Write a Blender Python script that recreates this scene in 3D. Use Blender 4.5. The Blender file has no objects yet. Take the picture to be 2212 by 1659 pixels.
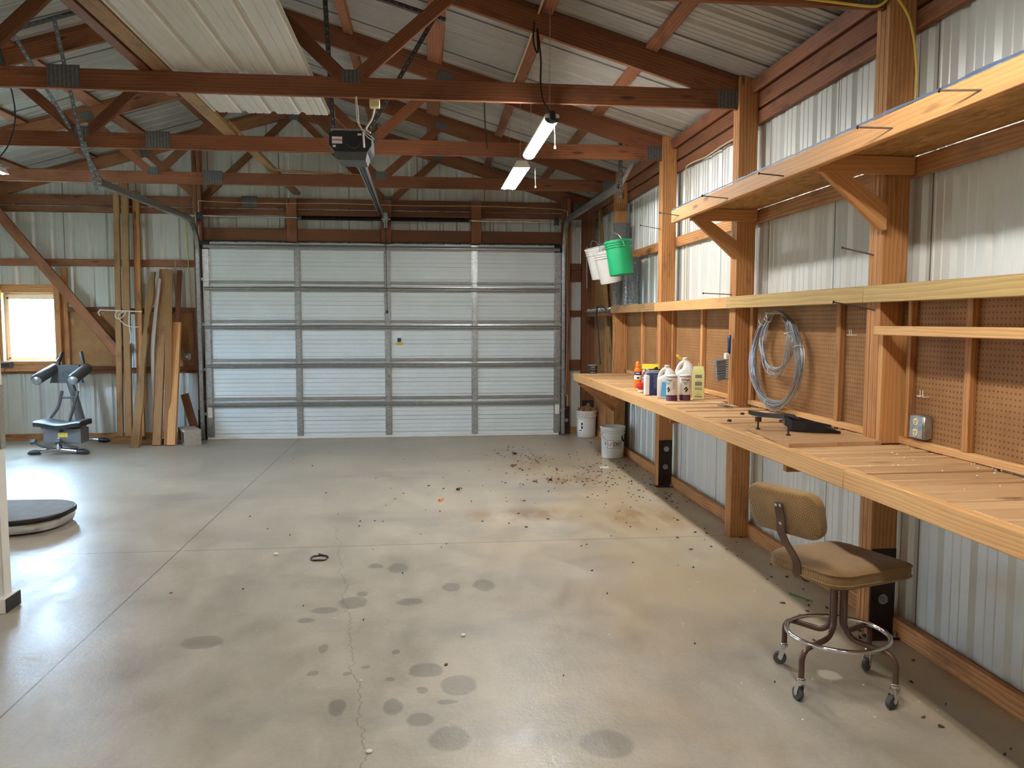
import bpy, bmesh, math, random
from mathutils import Vector, Matrix, Euler
random.seed(7)
PI=math.pi
SC=bpy.context.scene
COL=SC.collection
V=Vector
# ------------------------------------------------------------------ materials
def lin(c):
    return tuple(((x/255)/12.92 if x/255<=.04045 else ((x/255+.055)/1.055)**2.4) for x in c)
class NT:
    def __init__(s,name):
        s.m=bpy.data.materials.new(name); s.m.use_nodes=True
        s.t=s.m.node_tree; s.t.nodes.clear()
        s.out=s.n('ShaderNodeOutputMaterial'); s.b=s.n('ShaderNodeBsdfPrincipled')
        s.l(s.b.outputs[0],s.out.inputs[0])
    def n(s,ty,**k):
        x=s.t.nodes.new(ty)
        for a,v in k.items(): setattr(x,a,v)
        return x
    def l(s,a,b): s.t.links.new(a,b)
    def set(s,n,i,v):
        if hasattr(v,'is_linked') or hasattr(v,'links'): s.l(v,n.inputs[i])
        else: n.inputs[i].default_value=v
    def coord(s,which='UV'):
        return s.n('ShaderNodeTexCoord').outputs[which]
    def map(s,vec,scale=(1,1,1),loc=(0,0,0)):
        m=s.n('ShaderNodeMapping'); s.l(vec,m.inputs[0]); m.inputs['Scale'].default_value=scale; m.inputs['Location'].default_value=loc
        return m.outputs[0]
    def noise(s,vec,scale,detail=4,rough=.55,dist=0):
        n=s.n('ShaderNodeTexNoise'); s.l(vec,n.inputs['Vector'])
        n.inputs['Scale'].default_value=scale; n.inputs['Detail'].default_value=detail
        n.inputs['Roughness'].default_value=rough; n.inputs['Distortion'].default_value=dist
        return n.outputs[0]
    def ramp(s,f,stops,interp='LINEAR'):
        r=s.n('ShaderNodeValToRGB'); r.color_ramp.interpolation=interp
        e=r.color_ramp.elements
        while len(e)<len(stops): e.new(.5)
        for i,(p,c) in enumerate(stops):
            e[i].position=p; e[i].color=(*c[:3],1) if not isinstance(c,(int,float)) else (c,c,c,1)
        s.l(f,r.inputs[0]); return r.outputs[0]
    def math(s,op,a,b=None,c=None,clamp=False):
        m=s.n('ShaderNodeMath',operation=op); m.use_clamp=clamp
        for i,v in enumerate((a,b,c)):
            if v is None: continue
            s.set(m,i,v)
        return m.outputs[0]
    def mix(s,f,a,b,blend='MIX'):
        m=s.n('ShaderNodeMix',data_type='RGBA',blend_type=blend)
        s.set(m,0,f)
        for i,v in ((6,a),(7,b)):
            if isinstance(v,tuple): v=(*v[:3],1)
            s.set(m,i,v)
        return m.outputs[2]
    def col(s,v): s.set(s.b,'Base Color',(*v,1) if isinstance(v,tuple) else v)
    def bump(s,h,strength=.3,dist=.01):
        b=s.n('ShaderNodeBump'); b.inputs['Strength'].default_value=strength; b.inputs['Distance'].default_value=dist
        s.l(h,b.inputs['Height']); s.l(b.outputs[0],s.b.inputs['Normal'])
    def p(s,**k):
        for a,v in k.items():
            nm={'rough':'Roughness','metal':'Metallic','spec':'Specular IOR Level','trans':'Transmission Weight','ior':'IOR','alpha':'Alpha','coat':'Coat Weight','sheen':'Sheen Weight'}[a]
            s.set(s.b,nm,v)
def wood(name,light,dark,rough=.65,knots=True,line=.5,rings=14,vary=.25,stain=None):
    t=NT(name); uv=t.coord('UV')
    w=t.map(uv,(.5,9,1))
    warp=t.noise(t.map(uv,(.9,3.5,1)),1.6,3,.5)
    wv=t.n('ShaderNodeTexWave',wave_type='BANDS',bands_direction='Y',wave_profile='SAW')
    t.l(t.map(uv,(.16,1,1)),wv.inputs['Vector'])
    wv.inputs['Scale'].default_value=rings; wv.inputs['Distortion'].default_value=7; wv.inputs['Detail'].default_value=2
    wv.inputs['Detail Scale'].default_value=.7
    fib=t.noise(t.map(uv,(2.2,110,1)),1,4,.6)
    big=t.noise(t.map(uv,(.7,3,1)),1.3,3,.6)
    f=t.math('MULTIPLY_ADD',wv.outputs[1],.45*line,t.math('MULTIPLY_ADD',fib,.35,t.math('MULTIPLY',big,.55)))
    c=t.ramp(f,[(.18,dark),(.78,light)])
    gi=t.n('ShaderNodeNewGeometry'); oi=t.n('ShaderNodeObjectInfo')
    hue=t.math('FRACT',t.math('MULTIPLY_ADD',gi.outputs['Random Per Island'],7.31,oi.outputs['Random']))
    c=t.mix(t.math('MULTIPLY',hue,vary*1.1),c,tuple(x*.66 for x in dark))
    if knots:
        vo=t.n('ShaderNodeTexVoronoi'); t.l(t.map(uv,(1.7,7.5,1)),vo.inputs['Vector']); vo.inputs['Scale'].default_value=1
        k=t.ramp(vo.outputs['Distance'],[(.05,1.0),(.13,0.0)])
        c=t.mix(t.math('MULTIPLY',k,.75),c,tuple(x*.35 for x in dark))
    if stain:
        st=t.ramp(t.noise(t.map(uv,(2.0,6,1)),1.0,5,.65),[(.52,0.),(.72,1.)])
        c=t.mix(t.math('MULTIPLY',st,.7),c,stain)
    t.col(c); t.p(rough=rough,spec=.3); t.bump(fib,.12,.004)
    return t.m
def simple(name,c,rough=.5,metal=0,var=.12,scale=9,bump=0,spec=.5,sheen=0):
    t=NT(name); o=t.coord('Object'); n=t.noise(o,scale,4,.6)
    t.col(t.ramp(n,[(.25,tuple(x*(1-var) for x in c)),(.75,tuple(min(1,x*(1+var)) for x in c))]))
    t.p(rough=rough,metal=metal,spec=spec,sheen=sheen)
    if bump: t.bump(t.noise(o,scale*12,3,.6),bump,.002)
    return t.m
M={}
M['truss']=wood('truss_wood',lin((164,104,68)),lin((84,48,30)),.7,vary=.4,line=.6,stain=lin((66,36,24)))
M['post']=wood('post_wood',lin((204,146,90)),lin((116,68,36)),.65,vary=.3,line=.9,stain=lin((104,58,32)))
M['bench']=wood('bench_wood',lin((226,178,118)),lin((182,124,68)),.6,vary=.1,line=.7,rings=20)
M['plank']=wood('plank_wood',lin((232,194,146)),lin((172,122,78)),.65,vary=.45,line=.6)
M['ledge']=wood('treated_wood',lin((202,172,112)),lin((150,112,62)),.65,vary=.22,line=.7,rings=12)
M['shelf']=wood('fir_wood',lin((214,160,102)),lin((168,108,58)),.6,vary=.15,line=.6)
M['weather']=wood('weathered_wood',lin((176,136,88)),lin((92,66,42)),.8,vary=.3,line=.6,stain=lin((70,62,52)))
M['lumber']=wood('lumber_wood',lin((178,134,88)),lin((112,76,46)),.7,vary=.35,line=.7,stain=lin((88,58,36)))
M['dark']=wood('dark_wood',lin((140,88,56)),lin((72,40,24)),.7,vary=.3)
def panel_mat(name,c,c2,rough,ax,seam,period=.93):
    t=NT(name); o=t.coord('Object')
    n=t.noise(t.map(o,(.6,.6,.3)),1.6,4,.6)
    col=t.ramp(n,[(.3,c2),(.65,c)])
    sx=t.n('ShaderNodeSeparateXYZ'); t.l(o,sx.inputs[0])
    a=sx.outputs[{'X':0,'Y':1,'R':1}[ax]]
    md=t.math('PINGPONG',t.math('ADD',a,50*period+seam),period/2)
    line=t.ramp(md,[(.0035/1,1.),(.006,0.)])
    col=t.mix(t.math('MULTIPLY',line,.85),col,(.03,.03,.03))
    t.col(col); t.p(rough=rough,spec=.5,metal=.15); t.bump(t.noise(o,160,2,.5),.05,.001)
    return t.m
M['wallY']=panel_mat('white_wall_steel_y',lin((226,228,222)),lin((212,214,208)),.30,'Y',.05)
M['wallX']=panel_mat('white_wall_steel_x',lin((222,224,216)),lin((204,204,196)),.32,'X',.1)
M['roof']=panel_mat('roof_steel',lin((178,174,166)),lin((150,146,138)),.42,'R',.2)
M['sheet']=simple('loose_sheet_steel',lin((216,214,206)),.4,.1,.06,3)
M['door']=simple('door_white_steel',lin((226,236,238)),.38,.05,.05,2.5)
M['strut']=simple('door_strut_steel',lin((176,180,180)),.34,.75,.15,14)
M['lip']=simple('door_lip_steel',lin((150,146,140)),.45,.4,.15,8)
def galv(name,c,scale=60,rough=.34):
    t=NT(name); o=t.coord('Object')
    vo=t.n('ShaderNodeTexVoronoi'); t.l(o,vo.inputs[0]); vo.inputs['Scale'].default_value=scale
    n=t.noise(o,scale*.4,4,.6)
    f=t.math('MULTIPLY_ADD',vo.outputs['Color'],.5,t.math('MULTIPLY',n,.5))
    t.col(t.ramp(f,[(.2,tuple(x*.55 for x in c)),(.75,c)])); t.p(rough=rough,metal=.85)
    t.bump(f,.1,.002); return t.m
M['galv']=galv('galvanized_steel',lin((196,200,200)))
M['galvdark']=galv('dark_galvanized_steel',lin((118,124,128)))
M['track']=galv('track_steel',lin((172,178,180)),30,.3)
def gusset():
    t=NT('toothed_plate_steel'); uv=t.coord('UV')
    w=t.n('ShaderNodeTexWave',bands_direction='X'); t.l(t.map(uv,(14,14,1)),w.inputs[0]); w.inputs['Scale'].default_value=.85
    br=t.n('ShaderNodeTexBrick'); t.l(t.map(uv,(40,40,1)),br.inputs[0]); br.inputs['Scale'].default_value=2.6; br.inputs['Mortar Size'].default_value=.12
    br.inputs['Color1'].default_value=(1,1,1,1); br.inputs['Color2'].default_value=(.7,.7,.7,1); br.inputs['Mortar'].default_value=(.2,.2,.2,1)
    n=t.noise(t.map(uv,(30,30,1)),1.5,3,.6)
    f=t.math('MULTIPLY',br.outputs[0],t.math('MULTIPLY_ADD',w.outputs[1],.45,t.math('MULTIPLY',n,.9)))
    t.col(t.ramp(f,[(.1,(.13,.13,.13)),(.75,(.66,.66,.65))])); t.p(metal=.75,rough=.42); t.bump(f,.5,.004)
    return t.m
M['gusset']=gusset()
def pegmat():
    t=NT('brown_pegboard'); uv=t.coord('UV')
    n=t.noise(t.map(uv,(3,3,1)),1.5,5,.6)
    c=t.ramp(n,[(.3,lin((136,96,58))),(.7,lin((162,118,74)))])
    vm=t.n('ShaderNodeVectorMath',operation='MODULO'); t.l(t.map(uv,(1,1,1),(100*.0254,100*.0254,0)),vm.inputs[0]); vm.inputs[1].default_value=(.0254,.0254,1)
    vs=t.n('ShaderNodeVectorMath',operation='DISTANCE'); t.l(t.map(vm.outputs[0],(1,1,0)),vs.inputs[0]); vs.inputs[1].default_value=(.0127,.0127,0)
    h=t.ramp(vs.outputs['Value'],[(.0030,1.),(.0042,0.)])
    sp=t.ramp(t.noise(t.map(uv,(2.2,1.3,1)),1.6,5,.65),[(.66,0.),(.70,1.)])
    c=t.mix(t.math('MULTIPLY',sp,.5),c,lin((206,160,100)))
    c=t.mix(h,c,lin((34,20,10)))
    t.col(c); t.p(rough=.7,spec=.2); t.bump(t.math('MULTIPLY',h,-1),.6,.004); return t.m
M['peg']=pegmat()
def osbmat():
    t=NT('strand_board'); uv=t.coord('UV')
    n=t.noise(t.map(uv,(9,38,1)),1,4,.6,.8); n2=t.noise(t.map(uv,(3,5,1)),1,3,.6)
    vo=t.n('ShaderNodeTexVoronoi'); t.l(t.map(uv,(12,40,1)),vo.inputs[0]); vo.inputs['Scale'].default_value=1
    f=t.math('MULTIPLY_ADD',vo.outputs['Color'],.3,t.math('MULTIPLY_ADD',n,.5,t.math('MULTIPLY',n2,.3)))
    t.col(t.ramp(f,[(.28,lin((112,78,42))),(.75,lin((192,148,92)))])); t.p(rough=.7,spec=.2); t.bump(f,.15,.004); return t.m
M['osb']=osbmat()
STAINS=[(-0.42,4.52,.084,.102),(-0.57,4.41,.079,.055),(-0.65,4.27,.042,.037),(-0.34,5.2,.052,.059),(-0.19,5.14,.072,.105),(-0.1,4.5,.078,.065),(-0.51,3.88,.024,.061),(-0.52,3.6,.028,.026),(-0.37,3.58,.02,.021),(-0.29,3.65,.021,.019),(-0.17,3.51,.027,.025),(-0.01,3.59,.085,.079),(0.13,3.42,.082,.101),(-0.03,3.39,.024,.031),(-0.38,3.27,.039,.079),(-0.15,3.25,.049,.074),(-0.03,3.13,.057,.053),(0.08,3.27,.047,.022),(0.08,2.97,.081,.101),(0.14,4.73,.054,.081),(0.34,4.74,.063,.11),(-0.38,4.66,.036,.043),(-0.16,3.81,.022,.029),(-1.12,4.03,.104,.087),(0.67,2.87,.106,.108)]
def floormat():
    t=NT('stained_concrete'); o=t.coord('Object')
    sep=t.n('ShaderNodeSeparateXYZ'); t.l(o,sep.inputs[0]); X,Y=sep.outputs[0],sep.outputs[1]
    big=t.noise(t.map(o,(.55,.4,1)),1.1,5,.6,.4); mid=t.noise(t.map(o,(1,.55,1)),4,6,.65,.3); fine=t.noise(o,46,4,.7)
    f=t.math('MULTIPLY_ADD',big,.45,t.math('MULTIPLY_ADD',mid,.42,t.math('MULTIPLY',fine,.16)))
    c=t.ramp(f,[(.30,lin((132,125,112))),(.50,lin((168,160,145))),(.70,lin((196,187,169)))])
    # tan, earthy tint drifting over the bay on the bench side
    tanx=t.math('MULTIPLY',t.ramp(X,[(0.,0.),(1.,1.)]),t.ramp(t.noise(t.map(o,(.8,.5,1)),1.0,4,.6),[(.38,0.),(.62,1.)]))
    c=t.mix(t.math('MULTIPLY',tanx,.55),c,lin((186,160,116)))
    gp=t.ramp(t.noise(t.map(o,(.5,.9,1),(7,3,0)),1.3,5,.65),[(.52,0.),(.70,1.)])
    c=t.mix(t.math('MULTIPLY',gp,.4),c,lin((112,112,110)))
    # mud stains with their own outline
    wob=t.n('ShaderNodeTexNoise'); t.l(o,wob.inputs[0]); wob.inputs['Scale'].default_value=9; wob.inputs['Detail'].default_value=4
    wv=t.n('ShaderNodeVectorMath',operation='MULTIPLY_ADD'); t.l(wob.outputs['Color'],wv.inputs[0]); wv.inputs[1].default_value=(.05,.05,0); t.l(o,wv.inputs[2])
    P=wv.outputs[0]
    def blobs(L,vec,lo,hi):
        acc=None
        for x,y,a,b in L:
            m=t.map(vec,(1/a,1/b,0),(-x/a-.025/a,-y/b-.025/b,0))
            d=t.n('ShaderNodeVectorMath',operation='LENGTH'); t.l(m,d.inputs[0])
            acc=d.outputs['Value'] if acc is None else t.math('MINIMUM',acc,d.outputs['Value'])
        return t.ramp(acc,[(0,1.),(lo/2,1.),(hi/2,0.)]) if False else t.math('SUBTRACT',1,t.math('DIVIDE',t.math('SUBTRACT',acc,lo),hi-lo,clamp=True),clamp=True)
    s=blobs(STAINS,P,.86,1.06)
    c=t.mix(t.math('MULTIPLY',s,.42),c,lin((84,82,76)))
    mud=blobs([(1.2,8.95,.34,.75),(1.45,7.9,.42,.32),(1.75,6.3,.4,.5),(.75,6.5,.7,.28)],P,.2,1.15)
    mud=t.math('MULTIPLY',mud,t.ramp(t.noise(t.map(o,(2.6,1,1)),2.2,6,.7),[(.40,0.),(.58,1.)]))
    c=t.mix(t.math('MULTIPLY',mud,.75),c,lin((138,102,60)))
    pop=blobs([(1.81,3.35,.06,.065)],P,.7,.95)
    c=t.mix(pop,c,lin((226,216,196)))
    # saw-cut control joints and one wandering crack
    j=t.math('MINIMUM',t.math('ABSOLUTE',t.math('ADD',X,1.72)),t.math('ABSOLUTE',t.math('SUBTRACT',Y,5.69)))
    j2=t.math('ABSOLUTE',t.math('ADD',Y,.2))
    jm=t.math('LESS_THAN',t.math('MINIMUM',j,j2),.0042)
    c=t.mix(t.math('MULTIPLY',jm,.8),c,lin((70,58,42)))
    cr=t.math('ADD',t.math('MULTIPLY_ADD',Y,.140,-.0),t.math('MULTIPLY_ADD',t.noise(t.map(o,(0,1,0)),3.4,5,.7),.22,-.11))
    cx=t.math('ABSOLUTE',t.math('ADD',t.math('ADD',X,cr),-.17))
    cm=t.math('MULTIPLY',t.math('LESS_THAN',cx,.0022),t.math('LESS_THAN',Y,6.3))
    c=t.mix(t.math('MULTIPLY',cm,.55),c,lin((80,72,62)))
    t.col(c)
    t.p(rough=t.ramp(t.math('SUBTRACT',mid,t.math('MULTIPLY',s,.12)),[(.3,.28),(.7,.48)]),spec=.5)
    t.bump(t.math('MULTIPLY_ADD',mid,1.0,t.math('MULTIPLY',fine,.3)),.30,.012)
    return t.m
M['floor']=floormat()
M['white']=simple('white_paint',lin((232,230,222)),.45,0,.05,6)
M['whiteplastic']=simple('white_plastic',lin((228,226,220)),.4,0,.04,6)
M['graybucket']=simple('grey_white_plastic',lin((214,210,204)),.45,0,.06,5)
M['greenbucket']=simple('green_plastic',lin((10,150,92)),.4,0,.08,4)
M['black']=simple('black_plastic',lin((26,26,28)),.42,0,.2,12)
M['blackmetal']=simple('black_metal',lin((34,30,30)),.4,.5,.2,12)
M['bracket']=simple('oiled_bracket_steel',lin((44,28,24)),.55,.3,.3,8)
M['bolt']=simple('zinc_bolt',lin((170,168,160)),.35,.85,.15,40)
M['chrome']=simple('chrome',lin((220,220,222)),.14,1,.05,20)
M['brownmetal']=simple('brown_painted_steel',lin((92,66,54)),.34,.35,.15,14)
M['rubber']=simple('grey_rubber',lin((70,70,70)),.6,0,.15,30)
M['machine']=simple('machine_grey_paint',lin((112,112,116)),.4,.4,.08,8)
M['silver']=simple('silver_paint',lin((160,162,164)),.35,.55,.08,8)
M['darkgrey']=simple('dark_grey_plastic',lin((72,74,76)),.5,0,.12,10)
M['mat']=simple('worn_grey_mat',lin((120,120,120)),.85,0,.12,10,.2)
M['midgrey']=simple('mid_grey_plastic',lin((120,120,120)),.5,0,.1,10)
M['block']=simple('concrete_block',lin((170,164,152)),.9,0,.12,25,.4)
M['pvc']=simple('pvc_white',lin((222,222,226)),.4,0,.04,4)
M['wire']=simple('grey_wire',lin((176,180,184)),.35,.7,.15,20)
M['hexwire']=simple('galvanized_mesh_wire',lin((142,148,152)),.42,.55,.2,40)
M['nail']=simple('rusty_nail',lin((70,52,42)),.5,.5,.2,40)
M['yellowcable']=simple('yellow_cable',lin((226,196,84)),.45,0,.1,8)
M['tancable']=simple('tan_cable',lin((206,182,140)),.5,0,.1,8)
M['whitecable']=simple('white_cable',lin((226,220,206)),.5,0,.05,8)
M['blackcable']=simple('black_cable',lin((20,20,22)),.5,0,.1,8)
M['orange']=simple('orange_can',lin((236,124,32)),.35,0,.06,10)
M['yellow']=simple('bright_yellow',lin((240,228,60)),.5,0,.05,10)
M['red']=simple('red_plastic',lin((206,34,28)),.35,0,.08,10)
M['navy']=simple('navy_blue',lin((24,48,104)),.35,0,.1,10)
M['skyblue']=simple('sky_blue_label',lin((96,178,236)),.4,0,.06,10)
M['purple']=simple('plum_purple',lin((84,22,74)),.4,0,.1,10)
M['carton']=simple('pale_yellow_carton',lin((226,226,150)),.6,0,.06,6)
M['print']=simple('faint_grey_print',lin((140,140,130)),.7,0,.2,60)
M['ink']=simple('black_ink',lin((24,22,24)),.6,0,.1,20)
M['redink']=simple('red_ink',lin((190,70,66)),.6,0,.1,20)
M['labelwhite']=simple('white_label',lin((238,236,230)),.5,0,.03,10)
M['gold']=simple('gold_label',lin((206,176,60)),.5,0,.08,20)
M['bluefilm']=simple('blue_film',lin((66,78,104)),.45,0,.3,40)
M['ivory']=simple('ivory_outlet',lin((226,214,160)),.45,0,.04,20)
M['green']=simple('green_stick',lin((60,150,80)),.5,0,.1,20)
M['tintin']=simple('dark_tin',lin((28,32,36)),.4,.3,.2,10)
M['bristle']=simple('grey_bristle',lin((128,130,134)),.8,0,.25,90)
M['leaf']=simple('dead_leaf',lin((84,60,40)),.8,0,.35,60)
M['foam']=simple('foam_crumb',lin((240,234,214)),.8,0,.04,30)
M['bucketlip']=M['graybucket']
def fabric():
    t=NT('tweed_fabric'); o=t.coord('Object')
    n=t.noise(o,6,3,.6)
    w1=t.n('ShaderNodeTexWave',bands_direction='X'); t.l(o,w1.inputs[0]); w1.inputs['Scale'].default_value=70; w1.inputs['Distortion'].default_value=1
    w2=t.n('ShaderNodeTexWave',bands_direction='DIAGONAL'); t.l(o,w2.inputs[0]); w2.inputs['Scale'].default_value=80; w2.inputs['Distortion'].default_value=1
    f=t.math('MULTIPLY_ADD',w1.outputs[1],.25,t.math('MULTIPLY_ADD',w2.outputs[1],.25,t.math('MULTIPLY',n,.6)))
    t.col(t.ramp(f,[(.2,lin((96,72,42))),(.8,lin((158,124,80)))])); t.p(rough=.9,spec=.15,sheen=.2); t.bump(f,.4,.003); return t.m
M['fabric']=fabric()
def emis(name,c,s):
    t=NT(name); t.b.inputs['Emission Color'].default_value=(*c,1); t.b.inputs['Emission Strength'].default_value=s
    t.col((.9,.9,.9)); return t.m
M['tube']=emis('lit_fluorescent_tube',(1.0,.985,.95),40)
M['tubenear']=emis('lit_near_tube',(1.0,.985,.95),70)
M['tubefar']=emis('lit_bright_tube',(1.0,.99,.97),70)
M['tubeleft']=emis('lit_cool_tube',(1.0,.98,.95),46)
def glass():
    t=NT('window_glass'); g=t.n('ShaderNodeBsdfGlass'); g.inputs['Roughness'].default_value=0; g.inputs['IOR'].default_value=1.05
    tr=t.n('ShaderNodeBsdfTransparent'); mx=t.n('ShaderNodeMixShader'); mx.inputs[0].default_value=.08
    t.l(tr.outputs[0],mx.inputs[1]); t.l(g.outputs[0],mx.inputs[2]); t.l(mx.outputs[0],t.out.inputs[0]); return t.m
M['glass']=glass()
M['ground']=simple('outdoor_grass',lin((214,222,200)),.9,0,.2,2)
M['printmix']=None
def printmix():
    t=NT('multicolour_pouch'); o=t.coord('Object'); vo=t.n('ShaderNodeTexVoronoi'); t.l(o,vo.inputs[0]); vo.inputs['Scale'].default_value=70
    t.col(t.ramp(vo.outputs['Color'],[(0,lin((190,60,90))),(.3,lin((90,100,90))),(.55,lin((220,200,190))),(.8,lin((120,50,60))),(1,lin((200,200,60)))],'CONSTANT')); t.p(rough=.4); return t.m
M['printmix']=printmix()
# ------------------------------------------------------------------ mesh builder
_cache={}
def _board(L,W,T,bev):
    k=(round(L,4),round(W,4),round(T,4),bev)
    if k in _cache: return _cache[k]
    bm=bmesh.new(); bmesh.ops.create_cube(bm,size=1)
    bmesh.ops.scale(bm,vec=(L,W,T),verts=bm.verts)
    if bev: bmesh.ops.bevel(bm,geom=list(bm.edges),offset=min(bev,W*.3,T*.3,L*.3),segments=1,affect='EDGES',profile=.5)
    bm.normal_update(); bm.verts.ensure_lookup_table()
    vs=[v.co.copy() for v in bm.verts]; fs=[];uv=[]
    for f in bm.faces:
        n=f.normal; fs.append([v.index for v in f.verts]); u=[]
        for v in f.verts:
            c=v.co
            if abs(n.z)>.6: u.append((c.x,c.y))
            elif abs(n.y)>.6: u.append((c.x,c.z+.37))
            else: u.append((c.y,c.z+.71))
        uv.append(u)
    bm.free(); _cache[k]=(vs,fs,uv); return _cache[k]
class MB:
    def __init__(s,mat=None):
        s.v=[];s.f=[];s.u=[];s.sm=[];s.mi=[]; s.M=mat or Matrix.Identity(4); s.k=0
    def add(s,vs,fs,uv=None,smooth=False,m=None):
        b=len(s.v); T=s.M@m if m is not None else s.M
        s.v+=[T@V(x) for x in vs]
        for i,f in enumerate(fs):
            s.f.append([b+j for j in f]); s.u.append(uv[i] if uv else [(0,0)]*len(f)); s.sm.append(smooth); s.mi.append(s.k)
        return s
    def board(s,p0,p1,w,t,up=(0,0,1),bev=.003,uvr=True):
        """w is measured along `up` (made square to the length), t across"""
        p0,p1=V(p0),V(p1); x=(p1-p0); L=x.length; x.normalize(); u=V(up)
        y=(u-x*u.dot(x)); 
        if y.length<1e-6: y=V((1,0,0))-x*x.x
        y.normalize(); z=x.cross(y)
        m=Matrix((( x.x,y.x,z.x,0),(x.y,y.y,z.y,0),(x.z,y.z,z.z,0),(0,0,0,1))); m.translation=(p0+p1)/2
        vs,fs,uv=_board(L,w,t,bev)
        if uvr:
            a,b=random.random()*40,random.random()*40
            uv=[[(q[0]+a,q[1]+b) for q in f] for f in uv]
        return s.add(vs,fs,uv,False,m)
    def box(s,lo,hi,bev=.003,uvr=True):
        lo,hi=V(lo),V(hi); d=hi-lo; c=(lo+hi)/2
        ax=max(range(3),key=lambda i:d[i])
        if ax==0: return s.board((lo.x,c.y,c.z),(hi.x,c.y,c.z),d.z,d.y,(0,0,1),bev,uvr)
        if ax==1: return s.board((c.x,lo.y,c.z),(c.x,hi.y,c.z),d.z,d.x,(0,0,1),bev,uvr)
        return s.board((c.x,c.y,lo.z),(c.x,c.y,hi.z),d.x,d.y,(1,0,0),bev,uvr)
    def tube(s,pts,r,seg=8,closed=False,caps=True):
        pts=[V(p) for p in pts]; n=len(pts); rr=r if isinstance(r,(list,tuple)) else [r]*n
        vs=[];fs=[]; prev=None
        for i,p in enumerate(pts):
            if closed: d=(pts[(i+1)%n]-pts[i-1])
            else: d=pts[min(i+1,n-1)]-pts[max(i-1,0)]
            if d.length<1e-9: d=V((0,0,1))
            d.normalize()
            if prev is None:
                a=V((0,0,1)) if abs(d.z)<.9 else V((1,0,0)); x=(a-d*a.dot(d)).normalized()
            else:
                x=prev-d*prev.dot(d); x=x.normalized() if x.length>1e-6 else V((1,0,0))
            prev=x; y=d.cross(x)
            for k in range(seg):
                t=2*PI*k/seg; vs.append(p+(x*math.cos(t)+y*math.sin(t))*rr[i])
        for i in range(n if closed else n-1):
            j=(i+1)%n
            for k in range(seg):
                l=(k+1)%seg; fs.append([i*seg+k,i*seg+l,j*seg+l,j*seg+k])
        if caps and not closed:
            fs.append([k for k in range(seg)][::-1]); fs.append([(n-1)*seg+k for k in range(seg)])
        return s.add(vs,fs,None,True)
    def lathe(s,prof,c=(0,0,0),axis=(0,0,1),seg=24,caps=True,sweep=None):
        ax=V(axis).normalized(); a=V((0,0,1)) if abs(ax.z)<.9 else V((1,0,0))
        x=(a-ax*a.dot(ax)).normalized() if abs(ax.z)<.9 else V((1,0,0)); x=(x-ax*x.dot(ax)).normalized(); y=ax.cross(x); c=V(c)
        vs=[];fs=[];uv=[]; n=len(prof); a0,a1=(0,2*PI) if sweep is None else sweep
        full=sweep is None; ns=seg if full else seg+1
        for r,z in prof:
            for k in range(ns):
                t=a0+(a1-a0)*k/seg; vs.append(c+ax*z+(x*math.cos(t)+y*math.sin(t))*max(r,1e-5))
        for i in range(n-1):
            for k in range(seg):
                l=(k+1)%ns if full else k+1
                fs.append([i*ns+k,i*ns+l,(i+1)*ns+l,(i+1)*ns+k])
        if caps and full:
            if prof[0][0]>1e-4: fs.append(list(range(seg))[::-1])
            if prof[-1][0]>1e-4: fs.append([(n-1)*ns+k for k in range(seg)])
        return s.add(vs,fs,None,True)
    def prism(s,poly,h,m=None,smooth=False):
        n=len(poly); vs=[(x,y,0) for x,y in poly]+[(x,y,h) for x,y in poly]
        fs=[list(range(n))[::-1],list(range(n,2*n))]+[[i,(i+1)%n,n+(i+1)%n,n+i] for i in range(n)]
        uv=[[(vs[j][0],vs[j][1]) for j in f] for f in fs]
        return s.add(vs,fs,uv,smooth,m)
    def loft(s,rings,closed=True,caps=True,smooth=True):
        n=len(rings[0]); vs=[p for r in rings for p in r]; fs=[]
        for i in range(len(rings)-1):
            for k in range(n if closed else n-1):
                l=(k+1)%n; fs.append([i*n+k,i*n+l,(i+1)*n+l,(i+1)*n+k])
        if caps: fs.append(list(range(n))[::-1]); fs.append([(len(rings)-1)*n+k for k in range(n)])
        return s.add(vs,fs,None,smooth)
    def sphere(s,c,r,seg=12,rings=8,sc=(1,1,1)):
        prof=[(r*math.sin(PI*i/rings),-r*math.cos(PI*i/rings)) for i in range(rings+1)]
        m=Matrix.Translation(V(c))@Matrix.Diagonal((*sc,1)); o=s.M; s.M=s.M@m; s.lathe(prof,seg=seg,caps=False); s.M=o; return s
def rrect(w,h,r,n=5):
    out=[]
    for cx,cy,a in ((w/2-r,h/2-r,0),(-w/2+r,h/2-r,PI/2),(-w/2+r,-h/2+r,PI),(w/2-r,-h/2+r,1.5*PI)):
        for i in range(n+1):
            t=a+PI/2*i/n; out.append((cx+r*math.cos(t),cy+r*math.sin(t)))
    return out
def frame(o,x,y):
    """matrix with origin o and local x,y axes"""
    x=V(x).normalized(); y=V(y); y=(y-x*y.dot(x)).normalized(); z=x.cross(y)
    m=Matrix(((x.x,y.x,z.x,0),(x.y,y.y,z.y,0),(x.z,y.z,z.z,0),(0,0,0,1))); m.translation=V(o); return m
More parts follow.
